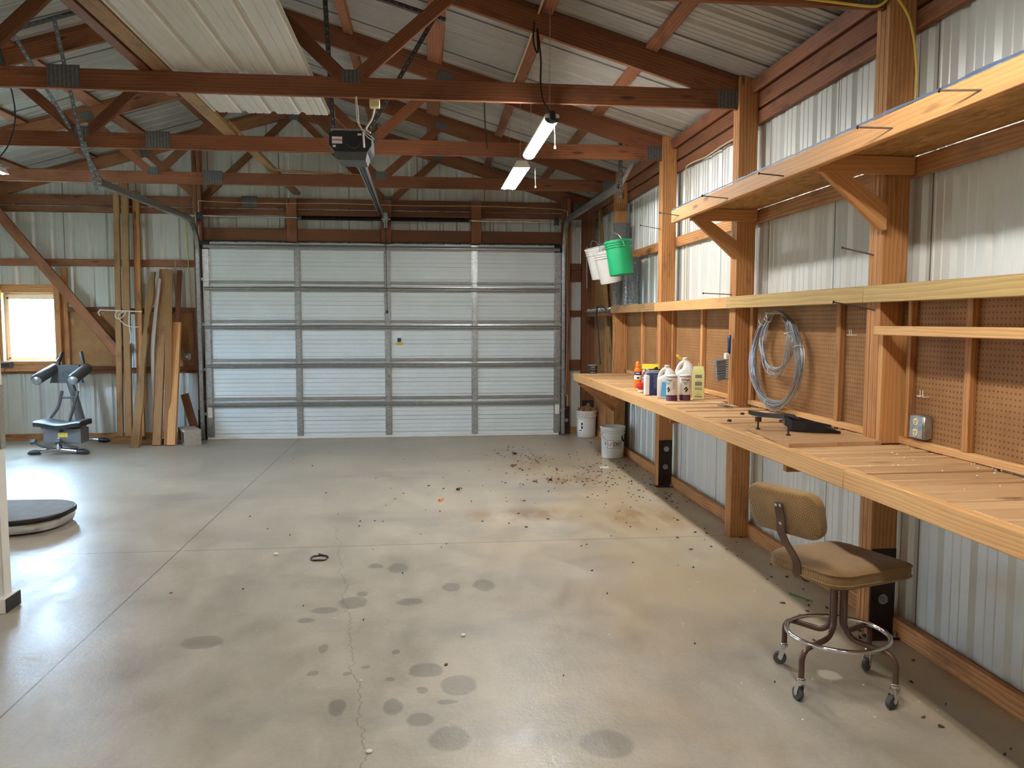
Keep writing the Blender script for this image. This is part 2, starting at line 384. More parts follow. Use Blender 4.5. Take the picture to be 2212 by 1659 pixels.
# ------------------------------------------------------------------ objects
ORG={}
def tag(o,label=None,cat=None,group=None,kind=None):
    if label: o['label']=label
    if cat: o['category']=cat
    if group: o['group']=group
    if kind: o['kind']=kind
def mk(name,mb,mats,origin,parent=None):
    me=bpy.data.meshes.new(name); o3=V(origin)
    me.from_pydata([tuple(p-o3) for p in mb.v],[],mb.f)
    uvl=me.uv_layers.new(name='UVMap'); flat=[c for f in mb.u for q in f for c in q]
    uvl.data.foreach_set('uv',flat)
    me.polygons.foreach_set('use_smooth',mb.sm)
    for m in (mats if isinstance(mats,(list,tuple)) else [mats]): me.materials.append(M[m] if isinstance(m,str) else m)
    if any(mb.mi): me.polygons.foreach_set('material_index',mb.mi)
    me.update()
    try: me.set_sharp_from_angle(angle=math.radians(42))
    except Exception: pass
    o=bpy.data.objects.new(name,me); COL.objects.link(o)
    if parent is not None: o.parent=parent
    else: o.location=o3
    ORG[o.name]=o3.copy(); return o
def thing(name,label,cat,loc=(0,0,0),group=None,kind=None):
    o=bpy.data.objects.new(name,None); COL.objects.link(o); o.location=V(loc); o.empty_display_size=.1
    ORG[o.name]=V(loc); tag(o,label,cat,group,kind); return o
def part(name,mb,mat,parent,label=None,kind=None):
    o=mk(name,mb,mat,ORG[parent.name],parent)
    if label: o['label']=label
    if kind: o['kind']=kind
    return o
def solo(name,mb,mat,label,cat,group=None,kind=None,origin=None):
    if origin is None:
        n=len(mb.v); c=sum(mb.v,V((0,0,0)))/n; origin=V((c.x,c.y,min(p.z for p in mb.v)))
    o=mk(name,mb,mat,origin); tag(o,label,cat,group,kind); return o
def struct(name,mb,mat,label=None,cat=None,parent=None):
    if parent is not None: return part(name,mb,mat,parent)
    o=mk(name,mb,mat,(0,0,0)); tag(o,label,cat,None,'structure'); return o
def copy_tree(o,parent=None):
    c=o.copy(); COL.objects.link(c); c.parent=parent
    ORG[c.name]=ORG[o.name].copy()
    for ch in list(o.children): copy_tree(ch,c)
    return c
def text(s,size,bold=0):
    cu=bpy.data.curves.new('lettering','FONT'); cu.body=s; cu.size=size; cu.align_x='CENTER'; cu.align_y='CENTER'; cu.offset=bold; cu.resolution_u=2
    ob=bpy.data.objects.new('lettering',cu); COL.objects.link(ob)
    dg=bpy.context.evaluated_depsgraph_get(); me=bpy.data.meshes.new_from_object(ob.evaluated_get(dg))
    vs=[v.co.copy() for v in me.vertices]; fs=[list(p.vertices) for p in me.polygons]
    bpy.data.objects.remove(ob); bpy.data.curves.remove(cu); bpy.data.meshes.remove(me); return vs,fs
def wrap(mb,vs,fs,c,r,ang,z0,flip=1):
    """lay flat 2-D shapes on an upright cylinder at angle ang (direction from the axis)"""
    out=[]
    for p in vs:
        t=ang+p[0]/r; out.append(V((c[0]+r*math.cos(t),c[1]+r*math.sin(t),z0+p[1])))
    mb.add(out,fs)
def rectmesh(w,h,n=8,cx=0,cy=0):
    vs=[];fs=[]
    for i in range(n+1):
        x=cx-w/2+w*i/n; vs+= [(x,cy-h/2),(x,cy+h/2)]
    for i in range(n): fs.append([2*i,2*i+2,2*i+3,2*i+1])
    return vs,fs
def arc(c,r,a0,a1,n,ax=(1,0,0),ay=(0,0,1)):
    c=V(c);ax=V(ax);ay=V(ay)
    return [c+(ax*math.cos(a0+(a1-a0)*i/n)+ay*math.sin(a0+(a1-a0)*i/n))*r for i in range(n+1)]
def smooth_path(pts,n=6):
    P=[V(p) for p in pts]; out=[]
    for i in range(len(P)-1):
        a,b,c,d=P[max(i-1,0)],P[i],P[i+1],P[min(i+2,len(P)-1)]
        for k in range(n):
            t=k/n; out.append(.5*((2*b)+(c-a)*t+(2*a-5*b+4*c-d)*t*t+(-a+3*b-3*c+d)*t**3))
    out.append(P[-1]); return out
# ================================================================== the shell
XW=2.43; XL=-5.91; YB=11.30; YF=-3.4; RX=-1.74; SL=.295
def roofz(x): return 3.25+.15+.04+SL*(1.93-x) if x>=RX else 3.25+.15+.04+SL*(1.93-(2*RX-x))
RIB=.2325
def profile(a0,a1,mi=.004,ma=.019):
    """positions along a ribbed sheet and how far each recedes (major rib every .2325 m, two minor ones between)"""
    pts=[]; k0=math.floor(a0/RIB)-1; k=k0
    while k*RIB<a1+RIB:
        b=k*RIB
        for da,d in ((-.036,0),(-.012,ma),(.012,ma),(.036,0),(.087,0),(.091,mi),(.099,mi),(.103,0),(.148,0),(.152,mi),(.160,mi),(.164,0)):
            pts.append((b+da,d))
        k+=1
    pts=[p for p in pts if a0+1e-4<p[0]<a1-1e-4]
    return [(a0,0)]+pts+[(a1,0)]
def sheet_wall(mb,pr,fn,zr):
    """pr profile; fn(a,d,z)->point; zr(a)-> list of (z0,z1) spans"""
    for (a,d),(b,e) in zip(pr,pr[1:]):
        za,zb=zr((a+b)/2,a),zr((a+b)/2,b)
        for (l0,h0),(l1,h1) in zip(za,zb):
            mb.add([fn(a,d,l0),fn(b,e,l1),fn(b,e,h1),fn(a,d,h0)],[[0,1,2,3]])
mb=MB(); mb.add([(XL-.1,YF-.1,0),(XW+.1,YF-.1,0),(XW+.1,YB+.15,0),(XL-.1,YB+.15,0)],[[0,1,2,3]])
struct('floor',mb,'floor','stained grey concrete slab floor with saw-cut joints and a wandering crack','floor')
mb=MB(); sheet_wall(mb,profile(YF,YB),lambda a,d,z:(XW+d,a,z),lambda m,a:[(0.0,3.44)])
struct('wall_right',mb,'wallY','white ribbed steel wall sheeting behind the workbench posts','wall')
def holes(m,spans,base):
    out=[base]
    for x0,x1,z0,z1 in spans:
        if x0<m<x1:
            new=[]
            for a,b in out: new+=[(a,z0),(z1,b)]
            out=[q for q in new if q[1]-q[0]>.002]
    return out
WX0,WX1,WZ0,WZ1=-5.50,-4.85,1.09,1.91
mb=MB(); pr=profile(XL,XW,.0012)
extra=[WX0,WX1,-2.93,1.86,RX]
pr=sorted(set(pr)|{(x,0) for x in extra})
def backz(m,a):
    b=[(0.0,roofz(a)+.03)]
    h=holes(m,[(WX0,WX1,WZ0,WZ1)],b[0])
    return h
sheet_wall(mb,pr,lambda a,d,z:(a,YB+d,z),backz)
struct('wall_back',mb,'wallX','white ribbed steel gable wall around the overhead door','wall')
# the side the camera does not show: left wall with two windows, wall behind the camera
LW=[(7.7,8.7,1.0,1.8)]
mb=MB(); pr=sorted(set(profile(YF,YB))|{(y,0) for w in LW for y in w[:2]})
sheet_wall(mb,pr,lambda a,d,z:(XL-d,a,z),lambda m,a:holes(m,[(w[0],w[1],w[2],w[3]) for w in LW],(0.0,3.44)))
struct('wall_left',mb,'wallY','white ribbed steel left wall with one window','wall')
mb=MB(); sheet_wall(mb,sorted(set(profile(XL,XW))|{(RX,0)}),lambda a,d,z:(a,YF-d,z),lambda m,a:[(0.0,roofz(a)+.03)])
struct('wall_front',mb,'wallX','white ribbed steel wall at the near end','wall')
mb=MB(); prr=profile(YF,YB,.005,.024)
for (a,d),(b,e) in zip(prr,prr[1:]):
    for x0,x1 in ((RX,XW+.12),(XL-.12,RX)):
        mb.add([(x0,a,roofz(x0)+d),(x0,b,roofz(x0)+e),(x1,b,roofz(x1)+e),(x1,a,roofz(x1)+d)],[[0,1,2,3]])
struct('ceiling',mb,'roof','pale ribbed steel roof sheeting above the trusses','ceiling')
mb=MB(); mb.add([(-60,-60,-.3),(60,-60,-.3),(60,80,-.3),(-60,80,-.3)],[[0,1,2,3]])
struct('ground',mb,'ground','pale grass outside the window','ground')
# baseboards (splash boards)
for nm,bx in (('baseboard_right',[((2.366,YF,0),(2.404,11.28,.095))]),('baseboard_back',[((-5.88,11.248,0),(-3.06,11.286,.085)),((2.025,11.248,0),(2.36,11.286,.085))])):
    mb=MB()
    for lo,hi in bx: mb.box(lo,hi)
    struct(nm,mb,'post','brown splash board along the foot of the wall','baseboard')
# window in the gable wall
w1=thing('window_1','small bright window with bare wooden casing beside the diagonal brace','window',((WX0+WX1)/2,11.25,WZ0),None,'structure')
mb=MB()
mb.box((-5.62,11.17,1.96),(-4.83,11.21,2.07)); mb.box((-5.62,11.17,.93),(-4.83,11.21,1.055)); mb.box((-5.62,11.13,1.03),(-4.83,11.29,1.068))
mb.box((WX1-.0,11.14,.93),(WX1+.075,11.21,2.12)); mb.box((-5.62,11.14,.93),(WX0,11.21,2.07)); mb.box((WX1+.075,11.2,.9),(WX1+.15,11.24,2.3))
part('casing',mb,'post',w1)
mb=MB()
mb.box((WX0,11.27,WZ1-.03),(WX1,11.32,WZ1+.04)); mb.box((WX0,11.27,WZ0-.03),(WX1,11.32,WZ0+.025)); mb.box((WX0-.01,11.27,WZ0),(WX0+.035,11.32,WZ1)); mb.box((WX1-.03,11.27,WZ0),(WX1+.01,11.32,WZ1))
part('sash',mb,'white',w1)
mb=MB(); mb.box((WX0+.03,11.292,WZ0+.02),(WX1-.025,11.297,WZ1-.03),0); part('pane',mb,'glass',w1)
for k,w in enumerate(LW):
    t=thing('window_%d'%(k+2),'window in the left wall outside the photo','window',(XL,(w[0]+w[1])/2,w[2]),None,'structure')
    mb=MB()
    for a,b,c,d in ((w[0],w[1],w[2]-.04,w[2]+.03),(w[0],w[1],w[3]-.03,w[3]+.04),(w[0]-.02,w[0]+.04,w[2],w[3]),(w[1]-.04,w[1]+.02,w[2],w[3]),((w[0]+w[1])/2-.02,(w[0]+w[1])/2+.02,w[2],w[3])):
        mb.box((XL-.05,a,c),(XL+.01,b,d))
    part('sash',mb,'white',t)
    mb=MB(); mb.box((XL-.022,w[0]+.03,w[2]+.02),(XL-.017,w[1]-.03,w[3]-.02),0); part('pane',mb,'glass',t)
# ================================================================== overhead door
d=thing('door_1','white five-section overhead garage door with galvanized struts','garage door',(-.535,11.1,0),None,'structure')
DX0,DX1,SH=-2.93,1.86,.522
for k in range(5):
    z0=.03+k*SH; mb=MB()
    # pan-formed section: flat bands parted by shallow grooves
    zs=[(0,.0)]
    for g in (.045,.10,.157,.212,.268,.330,.385,.44,.492):
        dp=.018 if g in (.045,.212,.268,.44) else .010
        zs+=[(g-.004,0),(g-.003,dp),(g+.003,dp),(g+.0045,0)]
    zs.append((SH-.004,0))
    for (a,p),(b,q) in zip(zs,zs[1:]):
        mb.add([(DX0,11.09+p,z0+a),(DX1,11.09+p,z0+a),(DX1,11.09+q,z0+b),(DX0,11.09+q,z0+b)],[[0,1,2,3]])
    mb.box((DX0,11.112,z0),(DX1,11.135,z0+SH-.004),0)
    part('door_section',mb,'door',d)
    if k<4:
        mb=MB(); mb.box((DX0+.03,11.064,z0+SH-.020),(DX1-.03,11.090,z0+SH+.014),.002); part('section_lip',mb,'lip',d)
for z in (.470,.996,1.513,2.025,2.581):
    mb=MB(); h=.026; x0,x1=DX0+.02,DX1-.01
    prof=[(11.088,-h-.014),(11.086,-h-.0),(11.03,-h+.004),(11.022,-h+.016),(11.034,-.003),(11.034,.003),(11.022,h-.016),(11.03,h-.004),(11.086,h),(11.088,h+.014)]
    for (y,a),(y2,b) in zip(prof,prof[1:]):
        mb.add([(x0,y,z+a),(x1,y,z+a),(x1,y2,z+b),(x0,y2,z+b)],[[0,1,2,3]])
    part('strut',mb,'strut',d)
for x,w in ((-2.885,.075),(-1.705,.062),(-.51,.066),(.673,.064),(1.83,.072)):
    mb=MB(); mb.box((x-w/2,11.068,.035),(x+w/2,11.092,2.635),.003)
    mb.box((x-w/2-.012,11.082,.035),(x+w/2+.012,11.092,2.635),.001)
    st=part('stile',mb,'galv',d)
    for k in range(4):
        z=.03+(k+1)*SH; mb=MB(); mb.M=frame((x,11.068,z-.004),(1,0,0),(0,0,1))
        p=[(-w*.42,-.07),(-.012,-.10),(.012,-.10),(w*.42,-.07),(w*.42,.07),(.012,.10),(-.012,.10),(-w*.42,.07)]
        mb.prism(p,.006); mb.M=Matrix.Identity(4)
        mb.tube([(x-w*.5,11.056,z),(x+w*.5,11.056,z)],.006,6)
        for dz in (-.06,.06):
            mb.lathe([(.007,0),(.007,.005)],(x,11.062,z+dz),(0,-1,0),8)
        part('hinge',mb,'galv',st)
mb=MB(); mb.box((-.555,11.058,.69),(-.505,11.068,.72),.002); mb.lathe([(.02,0),(.02,.006)],(-.505,11.067,.85),(0,-1,0),12); mb.lathe([(.02,0),(.02,.006)],(-.503,11.067,.725),(0,-1,0),12)
mb.tube([(-.505,11.065,.86),(-.505,11.03,.835),(-.505,11.03,.745),(-.505,11.065,.72)],.008,8); part('handle',mb,'chrome',d)
mb=MB(); mb.box((DX0,11.08,.0),(DX1,11.13,.032),.004); part('bottom_seal',mb,'white',d)
for x in (-2.885,1.83):
    mb=MB(); mb.box((x-.03,11.060,.30),(x+.03,11.068,.465),.001); part('warning_label',mb,'labelwhite',d)
for x in (-2.895,1.835):
    mb=MB(); mb.box((x-.055,11.05,2.545),(x+.055,11.09,2.65),.004); mb.box((x-.06,11.03,2.55),(x+.05,11.05,2.565),.002); mb.tube([(x-.06,11.045,2.575),(x+.06,11.045,2.575)],.012,8); part('top_fixture',mb,'blackmetal',d)
# sticker: a plain generic figure-free stand-in of about the same colours
mb=MB(); mb.box((-.40,11.086,1.27),(-.31,11.089,1.31),.001); st=part('sticker',mb,'gold',d,'small sticker in white, navy and gold')
mb=MB(); mb.box((-.385,11.086,1.312),(-.335,11.089,1.37),.001); part('navy_block',mb,'navy',st)
mb=MB(); mb.lathe([(.032,0),(.032,.003)],(-.355,11.089,1.395),(0,-1,0),16); part('white_disc',mb,'labelwhite',st)
# tracks
def track(name,x,sx,yend,zend,label,hang):
    t=thing(name,label,'door track',(x,11.05,0),'overhead door tracks')
    mb=MB()
    path=[V((x,11.05,.02)),V((x,11.05,2.5))]
    zt=zend+.03
    for i in range(1,9):
        a=PI/2*i/8; path.append(V((x,11.05-.40*(1-math.cos(a)),zt-.40+.40*math.sin(a) if zt-.40>2.5 else 2.5+(zt-2.5)*math.sin(a))))
    path.append(V((x,yend,zend)))
    # C-channel swept along the path
    rings=[]
    for i,p in enumerate(path):
        dd=(path[min(i+1,len(path)-1)]-path[max(i-1,0)]).normalized(); n=V((1,0,0)).cross(dd).normalized(); b=V((1,0,0))
        prof=[(.022*sx,-.026),(.026*sx,-.034),(.008*sx,-.034),(-.020*sx,-.030),(-.024*sx,.0),(-.020*sx,.030),(.008*sx,.034),(.026*sx,.034),(.022*sx,.026),(.012*sx,.030),(-.016*sx,.026),(-.020*sx,0),(-.016*sx,-.026),(.012*sx,-.030)]
        rings.append([p+b*u+n*v for u,v in prof])
    mb.loft(rings,True,True,False); part('rail',mb,'track',t)
    for z in (.35,.95,1.55,2.15):
        mb=MB(); mb.box((x-.045*sx if sx>0 else x-.01,11.07,z-.02),(x+.01 if sx>0 else x+.045,11.14,z+.02),.002); part('jamb_bracket',mb,'galv',t)
    return t
def strap(p0,p1,w=.032,parent=None,name='perforated_strap',side=(1,0,0),mat='galvdark',n=None,leg2=None):
    """slotted angle iron between two points"""
    p0,p1=V(p0),V(p1); mb=MB(); mb.board(p0,p1,w,.003,side,.0005)
    x=(p1-p0).normalized(); u=V(side); u=(u-x*u.dot(x)).normalized(); z=x.cross(u)
    if leg2!=0: mb.board(p0+z*(w*.5)-u*(w*.5),p1+z*(w*.5)-u*(w*.5),w,.003,z,.0005)
    o=part(name,mb,mat,parent)
    L=(p1-p0).length; k=int(L/.055); mb=MB()
    for i in range(k):
        c=p0+x*(.03+i*.055)
        for s in (-1,1): mb.lathe([(.007,0),(.007,.0006)],c-z*(.0016*s)-z*.0006*(1 if s>0 else 0)+V((0,0,0)),(-z if s>0 else z),6)
    part('slots',mb,'labelwhite' if False else 'roof',o); return o
tl=track('door_track',-2.975,-1,7.85,2.87,'curved steel track at the left edge of the overhead door',1)
strap((-2.99,7.86,2.76),(-2.955,7.5,3.16),parent=tl)
strap((-2.955,7.48,3.1),(-2.90,6.88,3.98),parent=tl)
strap((-3.44,6.86,3.80),(-2.62,6.86,4.06),.04,parent=tl,name='slotted_angle',side=(0,0,1))
strap((-2.98,8.0,2.86),(-3.22,6.9,3.86),parent=tl)
tr=track('door_track',1.905,1,7.88,2.93,'curved steel track at the right edge of the overhead door',1)
strap((1.93,7.9,2.80),(1.93,7.9,3.42),parent=tr); strap((1.92,7.95,2.90),(2.16,7.9,3.36),parent=tr,mat='galv')
# torsion shaft
s=thing('torsion_shaft','steel shaft with two black torsion springs over the overhead door','door spring',(-.535,11.02,2.97))
mb=MB(); mb.tube([(-3.03,11.03,2.975),(1.93,11.03,2.955)],.013,10); part('shaft',mb,'chrome',s)
for x0,x1 in ((-1.66,-.58),(-.46,.60)):
    mb=MB(); pts=[]; n=int((x1-x0)/.0085)
    mb.tube([(x0,11.03,2.967),(x1,11.03,2.963)],.026,10)
    for i in range(n*6+1):
        t=i/6*2*PI; pts.append((x0+(x1-x0)*i/(n*6),11.03+.027*math.cos(t),2.965+.027*math.sin(t)))
    mb.tube(pts,.0045,4); part('spring',mb,'blackmetal',s)
    mb=MB(); xe=x0 if x0<-1 else x1; mb.tube([(xe-.03,11.03,2.966),(xe+.03,11.03,2.966)],[.022,.034],12); part('winding_cone',mb,'galvdark',s)
for x in (-2.94,1.80):
    mb=MB(); mb.tube([(x-.03,11.03,2.965),(x-.022,11.03,2.965),(x-.02,11.03,2.965),(x+.02,11.03,2.965),(x+.022,11.03,2.965),(x+.03,11.03,2.965)],[.06,.06,.05,.05,.06,.06],16); part('cable_drum',mb,'darkgrey',s)
    mb=MB(); mb.box((x-.05 if x<0 else x+.035,11.0,2.86),(x-.035 if x<0 else x+.05,11.14,3.02),.002); part('end_bearing_plate',mb,'galv',s)
mb=MB(); mb.box((-.545,11.0,2.84),(-.50,11.13,3.05),.003); mb.box((-.56,11.01,2.92),(-.49,11.04,3.0),.003); part('center_bracket',mb,'galv',s)
# ================================================================== opener
o=thing('door_opener','black garage door opener motor hanging under the second truss','door opener',(-.5,5.95,2.75))
mb=MB(); x0,x1=-.655,-.365; zb,zt=2.772,2.915
poly=[(x0+.02,2.80-.012),(x0,2.815),(x0,zt-.02),(x0+.03,zt),(x1-.02,zt),(x1,zt-.02),(x1,2.815),(x1-.03,zb)]
poly=[(x0+.035,zb)]+poly[1:]
rings=[[V((px,5.76,pz)) for px,pz in poly],[V((px,6.10,pz)) for px,pz in poly]]
mb.loft(rings,True,True,False); part('housing',mb,'black',o)
mb=MB(); mb.loft([[V((x0+.03,5.765,zb)),V((x1-.03,5.765,zb)),V((x1-.03,6.08,zb)),V((x0+.03,6.08,zb))],[V((x0+.055,5.80,zb-.05)),V((x1-.045,5.80,zb-.05)),V((x1-.045,6.05,zb-.05)),V((x0+.055,6.05,zb-.05))]],True,True,False); part('light_lens',mb,'darkgrey',o)
mb=MB(); mb.box((x0+.02,5.758,2.825),(x0+.09,5.7598,2.872),0); mb.box((x0+.025,5.758,2.80),(x0+.045,5.7598,2.815),0); mb.box((x1-.095,5.758,2.883),(x1-.068,5.7598,2.897),0); part('rating_label',mb,'labelwhite',o)
mb=MB(); mb.box((x0+.02,5.757,2.846),(x0+.09,5.758,2.853),0); part('label_stripe',mb,'redink',o)
mb=MB(); mb.tube([(x1-.055,5.752,2.905),(x1-.05,5.75,2.80)],.007,8); part('antenna_sleeve',mb,'labelwhite',o)
mb=MB(); mb.tube(arc((-.49,5.757,2.845),.05,PI*1.1,PI*1.9,12),.003,5); part('vent_ring',mb,'darkgrey',o)
mb=MB(); mb.box((x0+.01,5.80,zt),(x1-.03,5.84,zt+.022),.002); part('hanger_plate',mb,'galv',o)
mb=MB()
for dx in (-.028,.028): mb.board((-.475+dx,6.05,2.785),(-.575+dx*.9,11.0,3.01),.034,.010,(0,0,1),.001)
mb.board((-.475,6.05,2.80),(-.575,11.0,3.025),.008,.05,(0,0,1),.001); part('rail',mb,'track',o)
mb=MB(); mb.tube([(-.475,6.1,2.775),(-.575,10.95,3.0)],.006,6); part('drive_chain',mb,'blackmetal',o)
strap((-.63,5.82,2.925),(-.695,6.0,3.92),parent=o); strap((-.385,5.82,2.93),(.09,6.0,3.80),parent=o)
strap((-.80,6.02,4.05),(.16,6.02,3.775),.04,parent=o,name='slotted_angle',side=(0,0,1))
mb=MB(); mb.box((-.37,5.66,3.055),(-.30,5.72,3.11),.006); part('outlet_box',mb,'ivory',o)
mb=MB(); mb.tube(smooth_path([(-.335,5.70,3.06),(-.36,5.74,2.99),(-.40,5.76,2.93),(-.37,5.745,2.90)]),.006,6); part('power_cord',mb,'whitecable',o)
mb=MB(); mb.tube(smooth_path([(-.46,5.66,3.12),(-.462,5.72,3.02),(-.45,5.74,2.95),(-.40,5.745,2.90),(-.36,5.75,2.87),(-.345,5.75,2.855)]),.003,5); mb.tube(smooth_path([(-.455,5.66,3.12),(-.45,5.72,3.02),(-.445,5.74,2.96),(-.40,5.742,2.88),(-.35,5.75,2.845)]),.003,5); part('low_voltage_wire',mb,'whitecable',o)
# ================================================================== trusses
def plate(mb,x,z,w,h,y=-.003,rot=0):
    m=Matrix.Translation((x,y,z))@Matrix.Rotation(rot,4,'Y')
    vs=[(-w/2,0,-h/2),(w/2,0,-h/2),(w/2,0,h/2),(-w/2,0,h/2),(-w/2,.003,-h/2),(w/2,.003,-h/2),(w/2,.003,h/2),(-w/2,.003,h/2)]
    fs=[[0,1,2,3],[5,4,7,6],[0,4,5,1],[3,2,6,7],[0,3,7,4],[1,5,6,2]]
    a,b=random.random()*9,random.random()*9
    uv=[[(vs[i][0]+a,vs[i][2]+b) for i in f] for f in fs]
    mb.add(vs,fs,uv,False,m)
def truss(label):
    r=thing('roof_truss',label,'roof truss',(RX,0,3.12),'wooden roof trusses'); L=lambda x:2*RX-x
    mb=MB(); mb.board((RX-.60,.02,3.185),(2.24,.02,3.185),.133,.038); part('bottom_chord',mb,'truss',r)
    mb=MB(); mb.board((L(2.24),.02,3.185),(RX-.603,.02,3.185),.133,.038); part('bottom_chord',mb,'truss',r)
    dz=.075
    for s in (1,-1):
        X=(lambda x:x) if s>0 else L
        a=(X(2.36),.02,3.25+SL*(1.93-2.36)+dz); b=(X(RX+.0),.02,3.25+SL*(1.93-RX)+dz)
        mb=MB(); mb.board(b,a,.142,.038); part('rafter',mb,'truss',r)
        mb=MB(); mb.board((b[0],.02,b[2]+.094),(a[0],.02,a[2]+.094),.042,.036); part('blocking',mb,'dark',r)
        mb=MB(); mb.board((X(-.47),.02,3.235),(X(.20),.02,3.83),.089,.038,(0,0,1)); part('web',mb,'truss',r)
        mb=MB(); mb.board((X(-.53),.02,3.235),(X(RX+.06),.02,4.33),.089,.038,(0,0,1)); part('web',mb,'dark',r)
        for (x,z,w,h,rt) in ((-.49,3.255,.12,.09,0),(2.165,3.185,.155,.125,0),(.19,3.83,.13,.085,math.atan(SL)),):
            mb=MB(); plate(mb,X(x),z,w,h,-.003,rt*s); part('gusset_plate',mb,'gusset',r)
    mb=MB(); plate(mb,-2.345,3.20,.205,.14); part('gusset_plate',mb,'gusset',r)
    mb=MB(); plate(mb,RX,4.36,.12,.14); part('gusset_plate',mb,'gusset',r)
    return r
TY=[3.807,5.671,7.536,9.401,11.256]
names=['wooden roof truss nearest the camera, cropped by the top of the photo','wooden roof truss under the loose white sheet with its end on the second post','wooden roof truss behind the black door opener, right end on the third post','wooden roof truss just behind the second tube light','gable roof truss standing against the back wall above the overhead door']
T0=truss(names[0])
for i,y in enumerate(TY):
    t=T0 if i==0 else copy_tree(T0); t.location.y=y; t['label']=names[i]
# purlins on the rafters, between the sheets
PX=[(.10,.14,'bench'),(.855,.09,'bench'),(1.60,.09,'bench'),(-.67,.09,'bench'),(-1.45,.09,'bench')]
lab={.10:'wide roof purlin above the black opener, right of its slotted angle',.855:'roof purlin that carries the black lamp cord',1.60:'roof purlin nearest the bench-side eave',-.67:'roof purlin that the left opener strap passes',-1.45:'roof purlin just right of the ridge'}
labL={.10:'roof purlin over the slotted angle left of the ridge',.855:'roof purlin left of the slotted angle',1.60:'roof purlin nearest the far left eave',-.67:'second roof purlin left of the ridge',-1.45:'roof purlin just left of the ridge'}
for s in (1,-1):
    for x,w,_ in PX:
        X=x if s>0 else 2*RX-x
        zc=3.25+SL*(1.93-x)+.175
        mb=MB(); n=V((SL*s,0,1)).normalized(); y=YF+.02
        while y<11.25:
            e=min(y+3.728,11.27); e={True:e}[True]; mb.board((X,y,zc),(X,e-.004,zc),.038,w,n); y=e
        solo('roof_purlin',mb,'truss',(lab if s>0 else labL)[x],'purlin','roof purlins')
# boards and the loose sheet lying on the bottom chords
mb=MB(); mb.board((-1.735,2.6,3.272),(-1.725,7.62,3.272),.038,.11); solo('brace_board',mb,'weather','long brace board on the truss chords beside the loose white sheet','board','loose boards on the chords')
mb=MB(); mb.board((-1.72,7.30,3.312),(-1.71,11.2,3.31),.038,.095); solo('brace_board',mb,'weather','split brace board on the chords running back to the gable wall','board','loose boards on the chords')
mb=MB(); mb.board((-1.845,2.6,3.275),(-1.84,6.3,3.275),.04,.07); solo('brace_board',mb,'dark','dark board on the chords left of the long brace board','board','loose boards on the chords')
mb=MB(); mb.board((-1.66,9.30,3.27),(-.72,9.46,3.262),.018,.05,(0,0,1)); solo('brace_board',mb,'weather','thin split board lying across the chord behind the opener','board','loose boards on the chords')
mb=MB(); x0,x1=-1.665,-.745
pp=[(x0,0)]
for k in range(5):
    c=x0+.005+.0228*0+.228*k
    for da,dd in ((-.030,0),(-.010,.019),(.010,.019),(.030,0)) : pp.append((c+da,dd))
    if k<4:
        for q in (.083,.145): pp+= [(c+q-.004,0),(c+q,.004),(c+q+.008,.004),(c+q+.012,0)]
pp=sorted([p for p in pp if x0<=p[0]<=x1])+[(x1,0)]
ys=[3.0,4.3,5.0,5.67,6.3,6.77]; 
for (a,da),(b,db) in zip(pp,pp[1:]):
    for ya,yb in zip(ys,ys[1:]):
        sag=lambda y:0.0 if y<5.7 else -.0*(y-5.7)
        mb.add([(a,ya,3.262+da+sag(ya)),(b,ya,3.262+db+sag(ya)),(b,yb,3.262+db+sag(yb)),(a,yb,3.262+da+sag(yb))],[[0,1,2,3]])
        mb.add([(a,ya,3.2632+da),(b,ya,3.2632+db),(b,yb,3.2632+db),(a,yb,3.2632+da)],[[3,2,1,0]])
solo('roofing_sheet',mb,'sheet','loose white ribbed steel sheet lying across the truss chords','metal sheet')
# ================================================================== right wall framing
def post(y,label,bracket,top=3.36,x0=2.235,mat='post'):
    t=thing('wall_post',label,'wall post',(x0+.07,y+.057,0),'laminated wall posts')
    for k in range(3):
        mb=MB(); mb.box((x0,y+.0385*k,0),(x0+.14,y+.0385*k+.038,(3.34 if k!=1 else 3.115)),.004); part('ply',mb,mat,t)
    if bracket:
        mb=MB(); mb.box((x0+.004,y-.008,0),(x0+.136,y,.45),.002); mb.box((x0-.03,y-.075,0),(x0+.16,y,.008),.002); b=part('base_bracket',mb,'bracket',t)
        for z,xx in ((.365,.078),(.19,.070)):
            mb=MB(); mb.lathe([(.026,0),(.026,.004),(.010,.004),(.010,.03 if z<.3 else .010)],(x0+xx,y-.008,z),(0,-1,0),14); part('bolt',mb,'bolt',b)
        mb=MB(); mb.lathe([(.022,0),(.022,.004),(.011,.004),(.011,.022)],(x0+.12,y-.045,.008),(0,0,1),10); part('anchor_bolt',mb,'bolt',b)
    return t
P1=post(3.765,'laminated wooden wall post beside the stool with steel bracket at its foot',True)
P2=post(5.629,'laminated wooden wall post with the hand brush hanging on it',False)
P3=post(7.495,'laminated wooden wall post behind the spray bottles with bracket below the bench',True)
P4=post(9.36,'laminated wooden wall post behind the chicken wire at the far bench end',False)
P5=thing('corner_post','dark wooden corner post where the back wall meets the bench wall','wall post',(2.28,11.2,0))
for k in range(3):
    mb=MB(); mb.box((2.19+.062*k,11.14,0),(2.19+.062*k+.061,11.244,3.2),.004); part('ply',mb,'dark',P5)
mb=MB(); mb.box((2.20,11.132,.0),(2.37,11.14,.48),.002); b=part('base_bracket',mb,'bracket',P5)
mb=MB(); mb.lathe([(.026,0),(.026,.004),(.012,.004),(.012,.012)],(2.29,11.132,.42),(0,-1,0),14); part('bolt',mb,'bolt',b)
